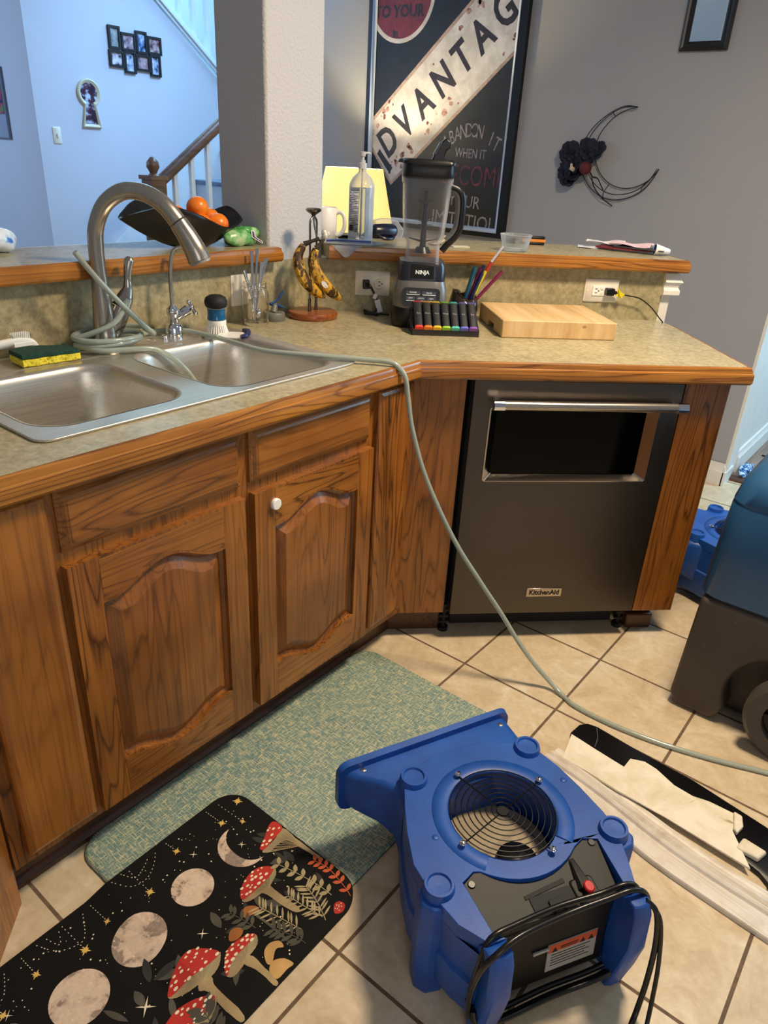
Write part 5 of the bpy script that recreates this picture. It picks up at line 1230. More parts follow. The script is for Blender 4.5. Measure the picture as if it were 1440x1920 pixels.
t = thing('kitchen_mat', 'teal woven-look kitchen mat along sink cabinets, partly under black mat', 'mat', (-.02, -.645, 0))
c = MB(); c.prism(rr(-.262, .258, -.492, .495, .06, 6), .0004, .004); c.build('backing', 'mat_edge', t)
c = MB(); c.loft([[(a, b_, h) for a, b_ in rr(-.262+i, .258-i, -.492+i, .495-i, .06, 6)] for i, h in ((0, .004), (.002, .0075), (.005, .0095), (.012, .0100))]); c.build('surface', 'greenmat', t, sm=50)

def mk_black_fabric():
    t = NT('black_printed_fabric'); v = t.coord(); n = t.noise(v, 500, 2)
    t.base(t.ramp(n, [(.3, col('#0b0a0a')), (.7, col('#141211'))])); t.set(Roughness=.8, Specular_IOR_Level=.2); return t.m
def mk_moon():
    t = NT('printed_moon'); v = t.coord(); a = t.noise(v, 22, 4, .62, .3); b_ = t.noise(v, 140, 2)
    c = t.ramp(a, [(.46, col('#dac3ac')), (.54, col('#c0a792')), (.57, col('#75665a')), (.7, col('#87766a'))])
    t.base(t.mix(.25, c, t.ramp(b_, [(.3, col('#a08c7a')), (.7, col('#e0cab4'))]))); t.set(Roughness=.8); return t.m
MATM = [mk_black_fabric(), mk_moon(), plain('print_gold', '#d9b45c', .8), plain('print_cream', '#e6d7b8', .8), plain('print_red', '#b3291f', .8, vary=.15), plain('print_gill', '#8f8061', .8, vary=.3), plain('print_stem', '#a58f68', .8, vary=.3),
        plain('print_orange_brown', '#9c5f2c', .8, vary=.2), plain('print_tan', '#c29a5e', .8, vary=.2), plain('print_leaf_grey', '#4a473c', .8, vary=.3), plain('print_leaf_orange', '#c45a34', .8, vary=.1), plain('print_leaf_pale', '#a79973', .8, vary=.2), plain('print_leaf_dark', '#2a2b28', .8, vary=.2)]
mx, my = .058, -1.25
t = thing('kitchen_mat', 'black kitchen mat printed with moons and red toadstools', 'mat', (mx, my, 0))
# rests partly on the teal mat: low on the tiles, one step up over the other mat's end
bx0, bx1, by0, by1 = -.147, .268, -1.505, -.803
def mh(x, y):
    e = min((.272-x)/.026, (y+1.190)/.046, 1.0)
    return .0004+.0104*max(0, min(1, e))
c = MB(); NX, NY = 40, 88; TH = .0050
poly = rr(bx0, bx1, by0, by1, .058, 8)
def inside_rr(x, y, r=.058):
    qx = max(bx0+r-x, x-(bx1-r), 0); qy = max(by0+r-y, y-(by1-r), 0); return qx*qx+qy*qy <= r*r+1e-9
ring = lambda i, dz: [(mx_, my_, dz) for mx_, my_ in []]
def snap(x, y, r=.058):
    cx = min(max(x, bx0+r), bx1-r); cy = min(max(y, by0+r), by1-r); d = Vector((x-cx, y-cy)); 
    if d.length > r: d = d.normalized()*r
    return cx+d.x, cy+d.y
grid = []
XB, YB = (.246, .272), (-1.190, -1.144)
GX = sorted([bx0+(bx1-bx0)*i/NX for i in range(NX+1)]+[.246]); GY = sorted([by0+(by1-by0)*j/NY for j in range(NY+1)]+list(YB)); NX, NY = len(GX)-1, len(GY)-1
for j in range(NY+1):
    for i in range(NX+1):
        x, y = snap(GX[i], GY[j]); grid.append((x, y))
W_ = NX+1; n = len(grid)
top = [(x-mx, y-my, mh(x, y)+.0006+TH) for x, y in grid]; bot = [(x-mx, y-my, mh(x, y)+.0006) for x, y in grid]
fs = [(j*W_+i, j*W_+i+1, (j+1)*W_+i+1, (j+1)*W_+i) for j in range(NY) for i in range(NX)]
bd = [i for i in range(W_)] + [j*W_+NX for j in range(1, NY+1)] + [NY*W_+i for i in range(NX-1, -1, -1)] + [j*W_ for j in range(NY-1, 0, -1)]
c.add(top+bot, fs+[tuple(n+k for k in reversed(f)) for f in fs]+[(bd[k], bd[(k+1) % len(bd)], bd[(k+1) % len(bd)]+n, bd[k]+n) for k in range(len(bd))], 0)
DEC = [0]
def cutp(P, ax, v, side):
    out = []
    for i in range(len(P)):
        a, b_ = P[i], P[(i+1) % len(P)]; fa, fb = (a[ax]-v)*side, (b_[ax]-v)*side
        if fa >= 0: out.append(a)
        if fa*fb < 0:
            q = fa/(fa-fb); out.append((a[0]+(b_[0]-a[0])*q, a[1]+(b_[1]-a[1])*q))
    return out
def dec(poly, mi, lift=.0004):
    # split the motif along the folds of the mat so that each piece lies flat on it
    DEC[0] += 1; lift += 9e-7*DEC[0]
    poly = [snap(*p) for p in poly]
    for ylo, yhi in ((-9, YB[0]), (YB[0], YB[1]), (YB[1], 9)):
        for xlo, xhi in ((-9, XB[0]), (XB[0], 9)):
            P = poly
            for ax, v, sd in ((0, xlo, 1), (0, xhi, -1), (1, ylo, 1), (1, yhi, -1)):
                if P and abs(v) < 8: P = cutp(P, ax, v, sd)
            if len(P) >= 3: dec_flat(P, mi, lift)
def dec_flat(poly, mi, lift):
    # printed motif laid just above the mat surface, following it
    P = [(p[0]-mx, p[1]-my, mh(*p)+.0006+TH+lift) for p in poly]
    tri = tessellate_polygon([[Vector((p[0], p[1], 0)) for p in poly]])
    fs_ = []
    for q in tri:
        a_, b2, c2 = (poly[i] for i in q)
        ar = (b2[0]-a_[0])*(c2[1]-a_[1])-(b2[1]-a_[1])*(c2[0]-a_[0])
        if abs(ar) > 1e-12: fs_.append(tuple(q) if ar > 0 else tuple(reversed(q)))
    c.add(P, fs_, mi)
def line(pts, w0, w1, mi, lift=.0004, sub=4):
    s = smooth([Vector((a, b_, 0)) for a, b_ in pts], sub); L_, R_ = [], []
    for k, p in enumerate(s):
        d = (s[min(k+1, len(s)-1)]-s[max(k-1, 0)]).normalized(); q = Vector((-d.y, d.x, 0)); w_ = w0+(w1-w0)*k/(len(s)-1)
        L_.append((p.x+q.x*w_, p.y+q.y*w_)); R_.append((p.x-q.x*w_, p.y-q.y*w_))
    dec(L_+R_[::-1], mi, lift)
def leaf(x, y, a, L, wd, mi, lift=.0005):
    pts = []
    for k in range(7):
        q = k/6; w_ = wd*math.sin(PI*q)**.8; pts.append((x+math.cos(a)*L*q-math.sin(a)*w_, y+math.sin(a)*L*q+math.cos(a)*w_))
    for k in range(5, 0, -1):
        q = k/6; w_ = wd*math.sin(PI*q)**.8; pts.append((x+math.cos(a)*L*q+math.sin(a)*w_, y+math.sin(a)*L*q-math.cos(a)*w_))
    dec(pts, mi, lift)
def frond(p0, p1, nl, L, wd, mi, bend=.7, mi2=None):
    p0 = Vector(p0); p1 = Vector(p1); d = p1-p0; a = math.atan2(d.y, d.x); line([tuple(p0), tuple(p0+d*.5), tuple(p1)], .0007, .0012, mi)
    for k in range(nl):
        q = p0+d*(k+.3)/nl; f = .6+.4*math.sin(PI*(k+1)/(nl+1))
        for s_ in (-1, 1): leaf(q.x, q.y, a+PI+s_*(PI-bend-.9)*1.0 if False else a+PI-s_*bend, L*f, wd, mi2 or mi)
rg = random.Random(21)
for x, y, r in ((-.005, -1.032, .0435), (.004, -1.166, .052), (.013, -1.298, .052), (.000, -1.432, .050), (-.006, -1.56, .046)): dec(circ(x, y, r, 40), 1)
cr = [(-.004+.058*math.cos(a), -.897+.058*math.sin(a)) for a in [PI*.98+ (2.20*PI-.98*PI)*k/24*.92 for k in range(25)]]
cx_, cy_ = -.004, -.897
cr = []
for k in range(21):
    a = 3.02+(6.45-3.02)*k/20; cr.append((cx_+.056*math.cos(a), cy_+.053*math.sin(a)))
for k in range(20, -1, -1):
    a = 3.02+(6.45-3.02)*k/20; q = math.sin(PI*k/20); cr.append((cx_+(.056-.026*q)*math.cos(a)+.002*q, cy_+(.053-.026*q)*math.sin(a)+.002))
dec(cr, 1)
for (x, y), s in zip([(-.105, -.824), (-.052, -.855), (-.084, -.889), (-.1, -1.001), (-.061, -1.096), (-.077, -1.185), (-.058, -1.244), (-.084, -1.327), (-.06, -1.40), (-.09, -1.47)], (.013, .008, .011, .010, .011, .008, .012, .010, .010, .010)):
    dec(star(x, y, s, s*.30, 4, .6), 2); dec(star(x, y, s*.62, s*.3, 4, .6+PI/4), 2, .0006)
for (x, y), s in zip([(-.007, -.897), (-.066, -.982), (.09, -1.083), (.116, -1.231), (-.054, -1.395), (.06, -1.38)], (.010, .009, .011, .019, .010, .014)): dec(star(x, y, s, s*.14, 4, .75), 3)
def beads(pts, m=None):
    s = smooth([Vector((a, b_, 0)) for a, b_ in pts], 8); acc = 0
    for k in range(1, len(s)):
        acc += (s[k]-s[k-1]).length
        if acc > .0062:
            acc = 0; d = (s[k]-s[k-1]).normalized(); q = Vector((-d.y, d.x, 0)); p = s[k]
            dec([(p.x+d.x*.0019, p.y+d.y*.0019), (p.x+q.x*.001, p.y+q.y*.001), (p.x-d.x*.0019, p.y-d.y*.0019), (p.x-q.x*.001, p.y-q.y*.001)], 3)
for a, b_ in (((-.136, -.861), (-.058, -.855)), ((-.142, -.893), (-.09, -.889)), ((-.14, -1.005), (-.107, -1.001)), ((-.14, -1.096), (-.069, -1.096)), ((-.14, -1.188), (-.083, -1.185)), ((-.14, -1.248), (-.066, -1.244)), ((-.14, -1.33), (-.09, -1.327)), ((-.14, -1.402), (-.068, -1.40))): beads([a, ((a[0]+b_[0])/2, (a[1]+b_[1])/2), b_])
for S in ([(-.135, -1.03), (-.108, -1.054), (-.092, -1.084), (-.101, -1.114), (-.138, -1.134)], [(-.138, -1.203), (-.084, -1.229), (-.079, -1.25), (-.097, -1.28), (-.138, -1.30)], [(-.135, -1.047), (-.118, -1.073), (-.112, -1.096), (-.140, -1.111)], [(-.135, -1.255), (-.104, -1.269), (-.135, -1.281)], [(-.138, -1.36), (-.09, -1.385), (-.09, -1.42), (-.138, -1.45)]): beads(S)
for k in range(230):
    x, y = rg.uniform(bx0+.02, bx1-.02), rg.uniform(by0+.03, by1-.03)
    r = rg.choice([.0008, .0009, .0012, .0018]); dec(circ(x, y, r, 6), 3, .0003)
# dim leaves in the background
for k in range(34):
    x, y = rg.uniform(.08, .25), rg.uniform(-1.36, -.83); leaf(x, y, rg.uniform(2.2, 4.6), rg.uniform(.03, .055), rg.uniform(.005, .009), rg.choice([12, 12, 9]), .00035)
for k in range(6): leaf(.03+rg.uniform(-.03, .05), -.845+rg.uniform(-.02, .02), rg.uniform(2.4, 3.8), .045, .007, 12, .00035)
M1 = dict(cap=[(0.082, -0.98), (0.071, -0.966), (0.062, -0.943), (0.062, -0.918), (0.073, -0.9), (0.089, -0.892), (0.097, -0.913), (0.099, -0.945), (0.097, -0.98), (0.091, -0.985)], gill=[(0.094, -0.984), (0.099, -0.947), (0.093, -0.904), (0.090, -0.890), (0.104, -0.9), (0.109, -0.923), (0.111, -0.938), (0.109, -0.97), (0.103, -0.984)], stem=[(0.107, -0.927), (0.125, -0.926), (0.162, -0.924), (0.195, -0.922), (0.196, -0.933), (0.166, -0.94), (0.124, -0.944), (0.108, -0.95)])
M0 = dict(cap=[(0.03, -0.878), (0.016, -0.85), (0.002, -0.827), (0.001, -0.808), (0.029, -0.808), (0.035, -0.841), (0.040, -0.872)], gill=[(0.040, -0.880), (0.038, -0.843), (0.030, -0.808), (0.067, -0.808), (0.077, -0.815), (0.06, -0.824), (0.053, -0.845), (0.053, -0.870)], stem=[(0.069, -0.808), (0.119, -0.807), (0.151, -0.806), (0.151, -0.812), (0.119, -0.815), (0.075, -0.820)])
M2 = dict(cap=[(0.125, -1.190), (0.106, -1.162), (0.096, -1.126), (0.113, -1.102), (0.145, -1.085), (0.146, -1.117), (0.140, -1.152), (0.136, -1.192)], gill=[(0.133, -1.196), (0.138, -1.155), (0.146, -1.114), (0.145, -1.086), (0.162, -1.101), (0.168, -1.124), (0.162, -1.145), (0.151, -1.178)], stem=[(0.158, -1.143), (0.169, -1.125), (0.184, -1.131), (0.218, -1.131), (0.263, -1.129), (0.266, -1.14), (0.235, -1.147), (0.185, -1.146), (0.170, -1.155)])
M3 = dict(cap=[(0.174, -1.099), (0.156, -1.081), (0.15, -1.061), (0.157, -1.029), (0.170, -1.017), (0.173, -1.043), (0.175, -1.08), (0.190, -1.105)], gill=[(0.186, -1.105), (0.174, -1.077), (0.171, -1.035), (0.170, -1.017), (0.186, -1.027), (0.192, -1.052), (0.198, -1.077), (0.199, -1.099)], stem=[(0.187, -1.062), (0.198, -1.049), (0.23, -1.05), (0.266, -1.049), (0.263, -1.059), (0.222, -1.063), (0.198, -1.070)])
M5 = dict(cap=[(0.179, -1.25), (0.167, -1.225), (0.163, -1.195), (0.178, -1.163), (0.201, -1.143), (0.205, -1.17), (0.203, -1.215), (.198, -1.25)], gill=[(0.197, -1.252), (0.203, -1.205), (0.202, -1.143), (0.217, -1.158), (0.224, -1.182), (0.218, -1.22), (.210, -1.25)], stem=[(.216, -1.205), (.224, -1.190), (.262, -1.195), (.264, -1.208), (.225, -1.212)])
def inpoly(x, y, P):
    r = False
    for i in range(len(P)):
        (x0, y0), (x1, y1) = P[i], P[i-1]
        if (y0 > y) != (y1 > y) and x < (x1-x0)*(y-y0)/(y1-y0)+x0: r = not r
    return r
for mset, dots in ((M0, 9), (M1, 20), (M2, 22), (M3, 18), (M5, 18)):
    dec(smooth2(mset['stem'], 3), 6, .0005); dec(smooth2(mset['gill'], 4), 5, .0006); cp_ = smooth2(mset['cap'], 4); dec(cp_, 4, .0007)
    gx = sum(p[0] for p in mset['stem'][:2])/2; gy = sum(p[1] for p in mset['stem'][:2])/2-.006
    for p in smooth2(mset['gill'], 3)[::1]: line([(gx, gy), ((gx+p[0])/2, (gy+p[1])/2), p], .0003, .0006, 11 if p[1] > gy else 6, .00065, 1)
    xs = [p[0] for p in mset['cap']]; ys = [p[1] for p in mset['cap']]; n_ = 0; tries = 0; got = []
    while n_ < dots and tries < 900:
        tries += 1; x, y = rg.uniform(min(xs), max(xs)), rg.uniform(min(ys), max(ys)); r = rg.uniform(.0018, .0042)
        if inpoly(x, y, cp_) and all((x-a)**2+(y-b_)**2 > (r+q+.0015)**2 for a, b_, q in got):
            got.append((x, y, r)); n_ += 1; dec(circ(x, y, r*.75, 10, r*1.15, 0), 3, .0009)
dec(smooth2([(0.114, -1.003), (0.112, -0.989), (0.126, -0.976), (0.138, -0.979), (0.133, -0.997), (0.128, -1.008)], 4), 7, .0006); line([(.132, -.990), (.172, -.986), (.226, -.985)], .003, .0022, 9, .0005)
dec(smooth2([(0.141, -1.059), (0.128, -1.047), (0.129, -1.034), (0.142, -1.026), (0.150, -1.035), (0.150, -1.049)], 4), 7, .0006)
dec(smooth2([(0.25, -0.879), (0.243, -0.867), (0.248, -0.856), (0.258, -0.853), (0.264, -0.866), (0.258, -0.88)], 4), 4, .0006)
for k in range(8): dec(circ(.253+.007*math.cos(k*2.4)*math.sqrt(k/8), -.866+.010*math.sin(k*2.4)*math.sqrt(k/8), .0012, 6), 3, .0008)
dec(smooth2([(0.228, -1.042), (0.208, -1.03), (0.203, -1.012), (0.214, -0.996), (0.229, -0.999), (0.221, -1.012), (0.235, -1.035)], 4), 8, .0006); dec(smooth2([(0.244, -1.05), (0.233, -1.034), (0.243, -1.016), (0.263, -1.006), (0.262, -1.022), (0.261, -1.047)], 4), 8, .0007)
def branch(P, mi, L, wd, nl, lift=.0006):
    s = smooth([Vector((a, b_, 0)) for a, b_ in P], 8); line(P, .0008, .0008, mi, lift)
    for k in range(nl):
        p = s[int((len(s)-1)*(k+.2)/nl)]; q = s[min(int((len(s)-1)*(k+.2)/nl)+1, len(s)-1)]; a = math.atan2(q.y-p.y, q.x-p.x)
        for s_ in (-1, 1): leaf(p.x, p.y, a+PI-s_*.95, L, wd, mi, lift)
branch([(0.144, -0.822), (0.175, -0.816), (0.215, -0.822), (0.255, -0.832)], 10, .018, .0042, 7)
branch([(0.092, -0.879), (0.138, -0.868), (0.191, -0.859), (0.225, -0.858)], 11, .020, .0048, 7)
for P, L in (([(0.133, -0.973), (0.181, -0.962), (0.228, -0.952)], .026), ([(0.172, -0.878), (0.209, -0.887), (0.252, -0.905)], .026), ([(0.160, -0.918), (0.202, -0.912), (0.244, -0.905)], .024)): branch(P, 11, L, .0022, 9)
branch([(0.19, -0.985), (0.225, -0.972), (0.255, -0.965)], 9, .026, .004, 6); branch([(.10, -1.02), (.13, -1.013), (.16, -1.008)], 9, .022, .004, 5); branch([(.20, -1.17), (.23, -1.175), (.262, -1.18)], 9, .03, .005, 6)
c.build('fabric', MATM, t, sm=40, fix=False)

# ================================================================== blue air mover
def mk_blue(name, a, b_):
    t = NT(name); v = t.coord(); n = t.noise(v, 7, 4, .6); sc = t.noise(t.coord(scale=(8, 60, 30)), 3, 3, .7)
    c_ = t.ramp(n, [(.3, col(a)), (.7, col(b_))]); c_ = t.mix(t.ramp(sc, [(.66, (0, 0, 0)), (.8, (.35, .35, .35))]), c_, col('#6d86b8'))
    t.base(c_); t.set(Roughness=.42); t.bump(t.noise(v, 300, 2), .12, .001); return t.m
M['blue'] = mk_blue('blue_rotomolded_plastic', '#14428e', '#1c59b2')
M['panel'] = plain('dark_grey_panel', '#151413', .5, vary=.08, Specular_IOR_Level=.3)
M['red_sw'] = plain('red_switch', '#c01f26', .2, vary=0)
M['scroll'] = plain('tan_metal_impeller', '#b5a589', .4, .2, vary=.1)
M['orange_lab'] = plain('orange_label', '#c8502a', .5, vary=.05); M['grey_lab'] = plain('grey_label', '#a3a19c', .5, vary=.05)
def air_mover(name, lab, loc, rz, full=True):
    t = thing(name, lab, 'air mover', loc, rz)
    H = .246
    # scroll body
    body = [(.150, .175), (.160, .128), (.176, .073), (.188, .010), (.196, -.060), (.196, -.105), (.172, -.170), (.150, -.228), (.126, -.232), (.120, -.185), (-.120, -.185), (-.126, -.232), (-.160, -.228), (-.186, -.180), (-.205, -.115), (-.212, -.050), (-.196, .020), (-.178, .075), (-.160, .120), (-.150, .175)]
    hole = circ(0, 0, .106, 40)
    pn = [(.118, -.100), (.146, -.110), (.132, -.216), (.126, -.236)]
    arcp = [(.145*math.sin(a), -.145*math.cos(a)) for a in [(-.79+1.48*k/12) for k in range(13)]]
    notch = [(-.118, -.228), (-.136, -.216), (-.143, -.112), (-.115, -.098)] + arcp + [(.118, -.100), (.146, -.110), (.132, -.216), (.118, -.228)]
    topo = [(.035, .186), (.075, .180), (.112, .166), (.140, .148), (.160, .122), (.176, .073), (.188, .010), (.196, -.060), (.196, -.105), (.172, -.170), (.150, -.222)] + notch[::-1] + [(-.150, -.228), (-.186, -.180), (-.205, -.115), (-.212, -.050), (-.196, .020), (-.178, .075), (-.162, .116), (-.142, .142), (-.112, .163), (-.075, .179), (-.035, .186)]
    c = MB(); c.prism(topo, .215, H, holes=[hole]); hs = c.build('housing_top', 'blue', t, bevel=.009, seg=3, sm=50)
    c = MB()
    lo = [(a*1.0, b_) for a, b_ in body]
    c.loft([[(a*.97, b_*.97, .035) for a, b_ in lo], [(a, b_, .05) for a, b_ in lo], [(a*1.01, b_*1.01, .120) for a, b_ in lo], [(a*1.01, b_*1.01, .128) for a, b_ in lo], [(a*.985, b_*.985, .132) for a, b_ in lo], [(a, b_, .2149) for a, b_ in lo]], caps=False)
    c.add([(a*.97, b_*.97, .035) for a, b_ in lo], [tuple(reversed(range(len(lo))))])
    c.build('housing', 'blue', t, sm=40)
    # raised rim around the intake
    c = MB(); c.lathe([(.106, .236), (.108, .250), (.114, .2535), (.130, .2515), (.150, .246), (.152, .236)], 48, caps=False) if False else None
    R = MB(); rings = []
    for k in range(41):
        a = -.95+ (2*PI-1.56-.0)*k/40*1.0
        a = math.radians(-48)+math.radians(276)*k/40
        rings.append([(rr_*math.cos(a), rr_*math.sin(a), zz) for rr_, zz in ((.106, .238), (.1065, .2470), (.110, .2492), (.124, .2484), (.140, .2464), (.143, .240))])
    R.loft([r_ for r_ in rings], caps=True); R.build('intake_rim', 'blue', t, sm=60)
    # snout towards the cabinets
    sec = lambda pts: pts
    def sect(y, x0, x1, z0, z1, dy=0.0, r=.02):
        return [(a, y+dy*(a-x0)/(x1-x0), b_) for a, b_ in rr(x0, x1, z0, z1, r, 4)]
    c = MB(); c.loft([sect(.100, -.168, .158, .070, .2320, 0), sect(.135, -.172, .157, .085, .2310, .012), sect(.165, -.200, .157, .105, .2300, .030), sect(.195, -.245, .156, .125, .2290, .050), sect(.212, -.260, .156, .135, .2290, .052)]); c.build('outlet_snout', 'blue', t, sm=40)
    c = MB(); c.loft([sect(.208, -.264, .158, .130, .238, .052, .022), sect(.206, -.272, .164, .122, .245, .054, .026), sect(.222, -.274, .166, .120, .247, .052, .027), sect(.226, -.268, .160, .126, .241, .052, .024)]); c.build('outlet_flange', 'blue', t, sm=40)
    c = MB(); c.loft([sect(.2268, -.258, .150, .136, .231, .052, .018), sect(.2272, -.258, .150, .136, .231, .052, .018)]); c.build('outlet_opening', 'black_matte', t)
    # stacking lugs and corner posts
    for x, y in ((-.134, .134), (.138, .138), (.186, -.105), (-.188, -.108)):
        c = MB(); c.lathe([(.031, .200), (.029, .250), (.0265, .2575), (.022, .2575), (.020, .253), (0, .2525)], 28, (x, y, 0), caps=False); c.build('stacking_lug', 'blue', t, sm=40)
    for sx in (-1, 1):
        c = MB(); x = .19 if sx > 0 else -.192; y = -.112
        P = [(x+sx*.036, y-.010), (x+sx*.030, y+.022), (x-sx*.02, y+.034), (x-sx*.030, y-.02), (x-sx*.010, y-.034), (x+sx*.020, y-.030)]
        c.loft([[(a*.985, b_*.985, 0) for a, b_ in P], [(a, b_, .06) for a, b_ in P], [(a, b_, .228) for a, b_ in P], [(x+(a-x)*.9, y+(b_-y)*.9, .238) for a, b_ in P]]); c.build('leg', 'blue', t, bevel=.003)
        # cord-wrap fins at the rear
        c = MB(); xf = .142*sx
        prof = [(-.205, .225), (-.232, .247), (-.252, .247), (-.262, .225), (-.268, .150), (-.258, .085), (-.240, .002), (-.228, .0), (-.215, .05), (-.205, .12)]
        c.loft([[(xf-sx*.022, a, b_) for a, b_ in prof], [(xf-sx*.010, a-.004, b_) for a, b_ in prof], [(xf+sx*.012, a-.002, b_-.002) for a, b_ in prof], [(xf+sx*.020, a+.006, b_-.006) for a, b_ in prof]]); c.build('cord_bracket', 'blue', t, bevel=.003)
    for x, y in ((.172, .190), (.150, .045), (-.19, .0), (.02, .222), (-.205, .195), (.135, .236)):
        pass
    for x, y, z in ((-.218, .206, .2290), (.130, .238, .2290), (-.150, -.010, .2465), (.165, .035, .2465)):
        c = MB(); c.lathe([(0, .0015), (.0035, .0015), (.006, .0005), (.0075, -.001)], 14, (x, y, z), caps=False); c.build('fastener', 'blue' if z > .244 else 'nickel', t)
    if not full:
        c = MB(); c.lathe([(0, .10), (.104, .10)], 30, caps=False); c.build('impeller', 'black_matte', t)
    # intake throat, impeller, motor
    c = MB(); c.lathe([(.1061, .246), (.1061, .215), (.112, .19), (.118, .16), (.118, .1)], 40, caps=False); c.build('intake_throat', 'blue', t, sm=60)
    if full:
        c = MB(); c.lathe([(0, .150), (.06, .150), (.108, .147), (.117, .12)], 40, caps=False); im = c.build('impeller', 'scroll', t, sm=40)
        c = MB(); c.lathe([(0, .200), (.030, .199), (.040, .192), (.043, .180), (.046, .15)], 28, (.004, -.066, 0), caps=False); c.build('motor', 'black', t, sm=40)
    # wire guard
    gz = .2525
    c = MB()
    for r_ in ((.022, .034, .046, .058, .070, .082, .094, .105) if full else (.03, .055, .08, .105)): c.tube([(r_*math.cos(2*PI*k/40), r_*math.sin(2*PI*k/40), gz) for k in range(40)], .0013, n=6, sub=1, closed=True)
    for k in range(4):
        a = math.radians(22+90*k); c.tube([(0.010*math.cos(a), .010*math.sin(a), gz-.002), (.118*math.cos(a), .118*math.sin(a), gz-.001), ], .0015, n=6, sub=1)
    c.lathe([(0, gz+.001), (.012, gz+.001), (.013, gz-.002), (0, gz-.003)], 8, caps=False); gd = c.build('wire_guard', 'black', t)
    for k in range(4):
        a = math.radians(22+90*k); x, y = .119*math.cos(a), .119*math.sin(a)
        c = MB(); c.tube([(x+.0055*math.cos(2*PI*i/12), y+.0055*math.sin(2*PI*i/12), .2565) for i in range(12)], .0017, n=6, sub=1, closed=True); c.lathe([(0, .2605), (.004, .2595), (.0042, .2565), (.0032, .252)], 10, (x, y, 0), caps=False); c.build('guard_clip', 'chrome', gd)
    if not full: return t
    # control panel set into the top, sloping to the rear
    arc2 = [(.1445*math.sin(a), -.1445*math.cos(a)) for a in [(-.79+1.48*k/12) for k in range(13)]]
    pl = [(-.117, -.206), (-.135, -.203), (-.142, -.113), (-.115, -.099)] + arc2 + [(.117, -.101), (.145, -.111), (.131, -.203), (.117, -.206)]
    zf = lambda y: .2425+(y+.11)*.20
    c = MB(); nP = len(pl); 
    c.loft([[(a, b_, .205) for a, b_ in pl], [(a, b_, min(.2435, zf(b_))) for a, b_ in pl]]); cpn = c.build('control_panel', 'panel', t, bevel=.0015)
    zt = lambda x, y: min(.2435, zf(y))
    sl = math.atan(.20)
    PMX = lambda x, y: Matrix.Translation((x, y, zt(x, y)-.0005)) @ Matrix.Rotation(sl, 4, 'X')
    c = MB(); c.x = PMX(.070, -.184); c.loft([[(a, b_, h) for a, b_ in rr(-.022-i, .022+i, -.026-i, .020+i, .008, 4)] for i, h in ((.003, 0), (0, .004))]); c.loft([[(-.016, 0, .004), (.016, 0, .004), (.010, .058, .001), (-.002, .058, .001)], [(-.010, .0, .014), (.010, .0, .014), (.007, .05, .004), (.001, .05, .004)]]); c.build('switch_housing', 'panel', cpn, bevel=.0012)
    c = MB(); c.x = PMX(.072, -.186); c.loft([[(a, b_, h) for a, b_ in circ(0, 0, r_, 20, r_*1.15)] for r_, h in ((.0095, .012), (.0095, .0165), (.0075, .0185))]); tag(c.build('power_switch', 'red_sw', cpn, sm=40), 'red power switch')
    c = MB(); c.x = PMX(.004, -.190); c.prism(rr(-.044, .040, -.014, .022, .004, 3), 0, .0022); c.prism(rr(-.013, .013, -.014, .008, .003, 3), .0015, .006); c.box(-.012, -.009, -.020, -.012, .001, .008); c.box(.009, .012, -.020, -.012, .001, .008); c.build('outlet_socket', 'black_matte', cpn, bevel=.0008)
    c = MB(); c.x = PMX(-.006, -.166); c.prism([(-.040, -.004), (.046, .004), (.046, .012), (-.040, .003)], 0, .002); c.build('panel_recess', 'black_matte', cpn)
    for sx, hh in ((-.128, -.118), (.131, -.112)):
        c = MB(); c.x = PMX(sx, hh); c.lathe([(0, .003), (.006, .003), (.0075, 0)], 12, caps=False); c.build('panel_screw', 'black', cpn)
    # rear face with the warning label
    c = MB(); c.loft([[(-.119, -.206, .216), (.119, -.206, .216), (.119, -.188, .216), (-.119, -.188, .216)], [(-.119, -.206, .160), (.119, -.206, .160), (.119, -.188, .160), (-.119, -.188, .160)], [(-.117, -.214, .055), (.117, -.214, .055), (.117, -.188, .055), (-.117, -.188, .055)], [(-.112, -.205, .035), (.112, -.205, .035), (.112, -.188, .035), (-.112, -.188, .035)]]); rp = c.build('rear_panel', 'panel', t, bevel=.002)
    an = math.atan2(-.008, .105)
    RF = frame4((.045, -.2105, .108), (1, 0, 0), (0, -math.sin(an), math.cos(an)))
    c = MB(); c.x = RF; c.box(-.053, .053, -.034, .034, 0, .0016); c.cur = 1; c.box(-.052, .052, .014, .033, .0016, .0021); c.cur = 2
    for kx in (-.038, .022, .040): c.prism([(kx-.006, .014), (kx+.006, .014), (kx, .026)], .0021, .0024)
    c.box(-.026, .010, .017, .0185, .0021, .0024); c.box(-.026, .012, .021, .0235, .0021, .0024)
    for k in range(5): c.box(-.044, .044-(.014 if k % 2 else .004), .006-.0068*k-.0008, .006-.0068*k+.0010, .0016, .0019)
    c.build('warning_label', ['grey_lab', 'orange_lab', 'panel'], rp)
    c = MB(); c.x = RF; c.box(-.085, -.052, .024, .030, .001, .004); c.build('data_strip', 'grey_lab', rp)
    # cord wound over the two rear fins, tail on the floor
    c = MB(); r = .0052
    c.tube([(-.170, -.228, .06), (-.178, -.236, .14), (-.172, -.246, .215), (-.150, -.250, .252), (-.10, -.240, .262), (0, -.226, .250), (.08, -.228, .256), (.130, -.232, .262), (.162, -.235, .240), (.174, -.240, .190), (.176, -.238, .13)], r, n=10, sub=6)
    c.tube([(-.166, -.222, .055), (-.172, -.226, .13), (-.166, -.230, .205), (-.146, -.222, .250), (-.09, -.214, .250), (0, -.204, .241), (.08, -.208, .243), (.130, -.214, .254), (.158, -.218, .235), (.170, -.224, .18), (.170, -.222, .10)], r, n=10, sub=6)
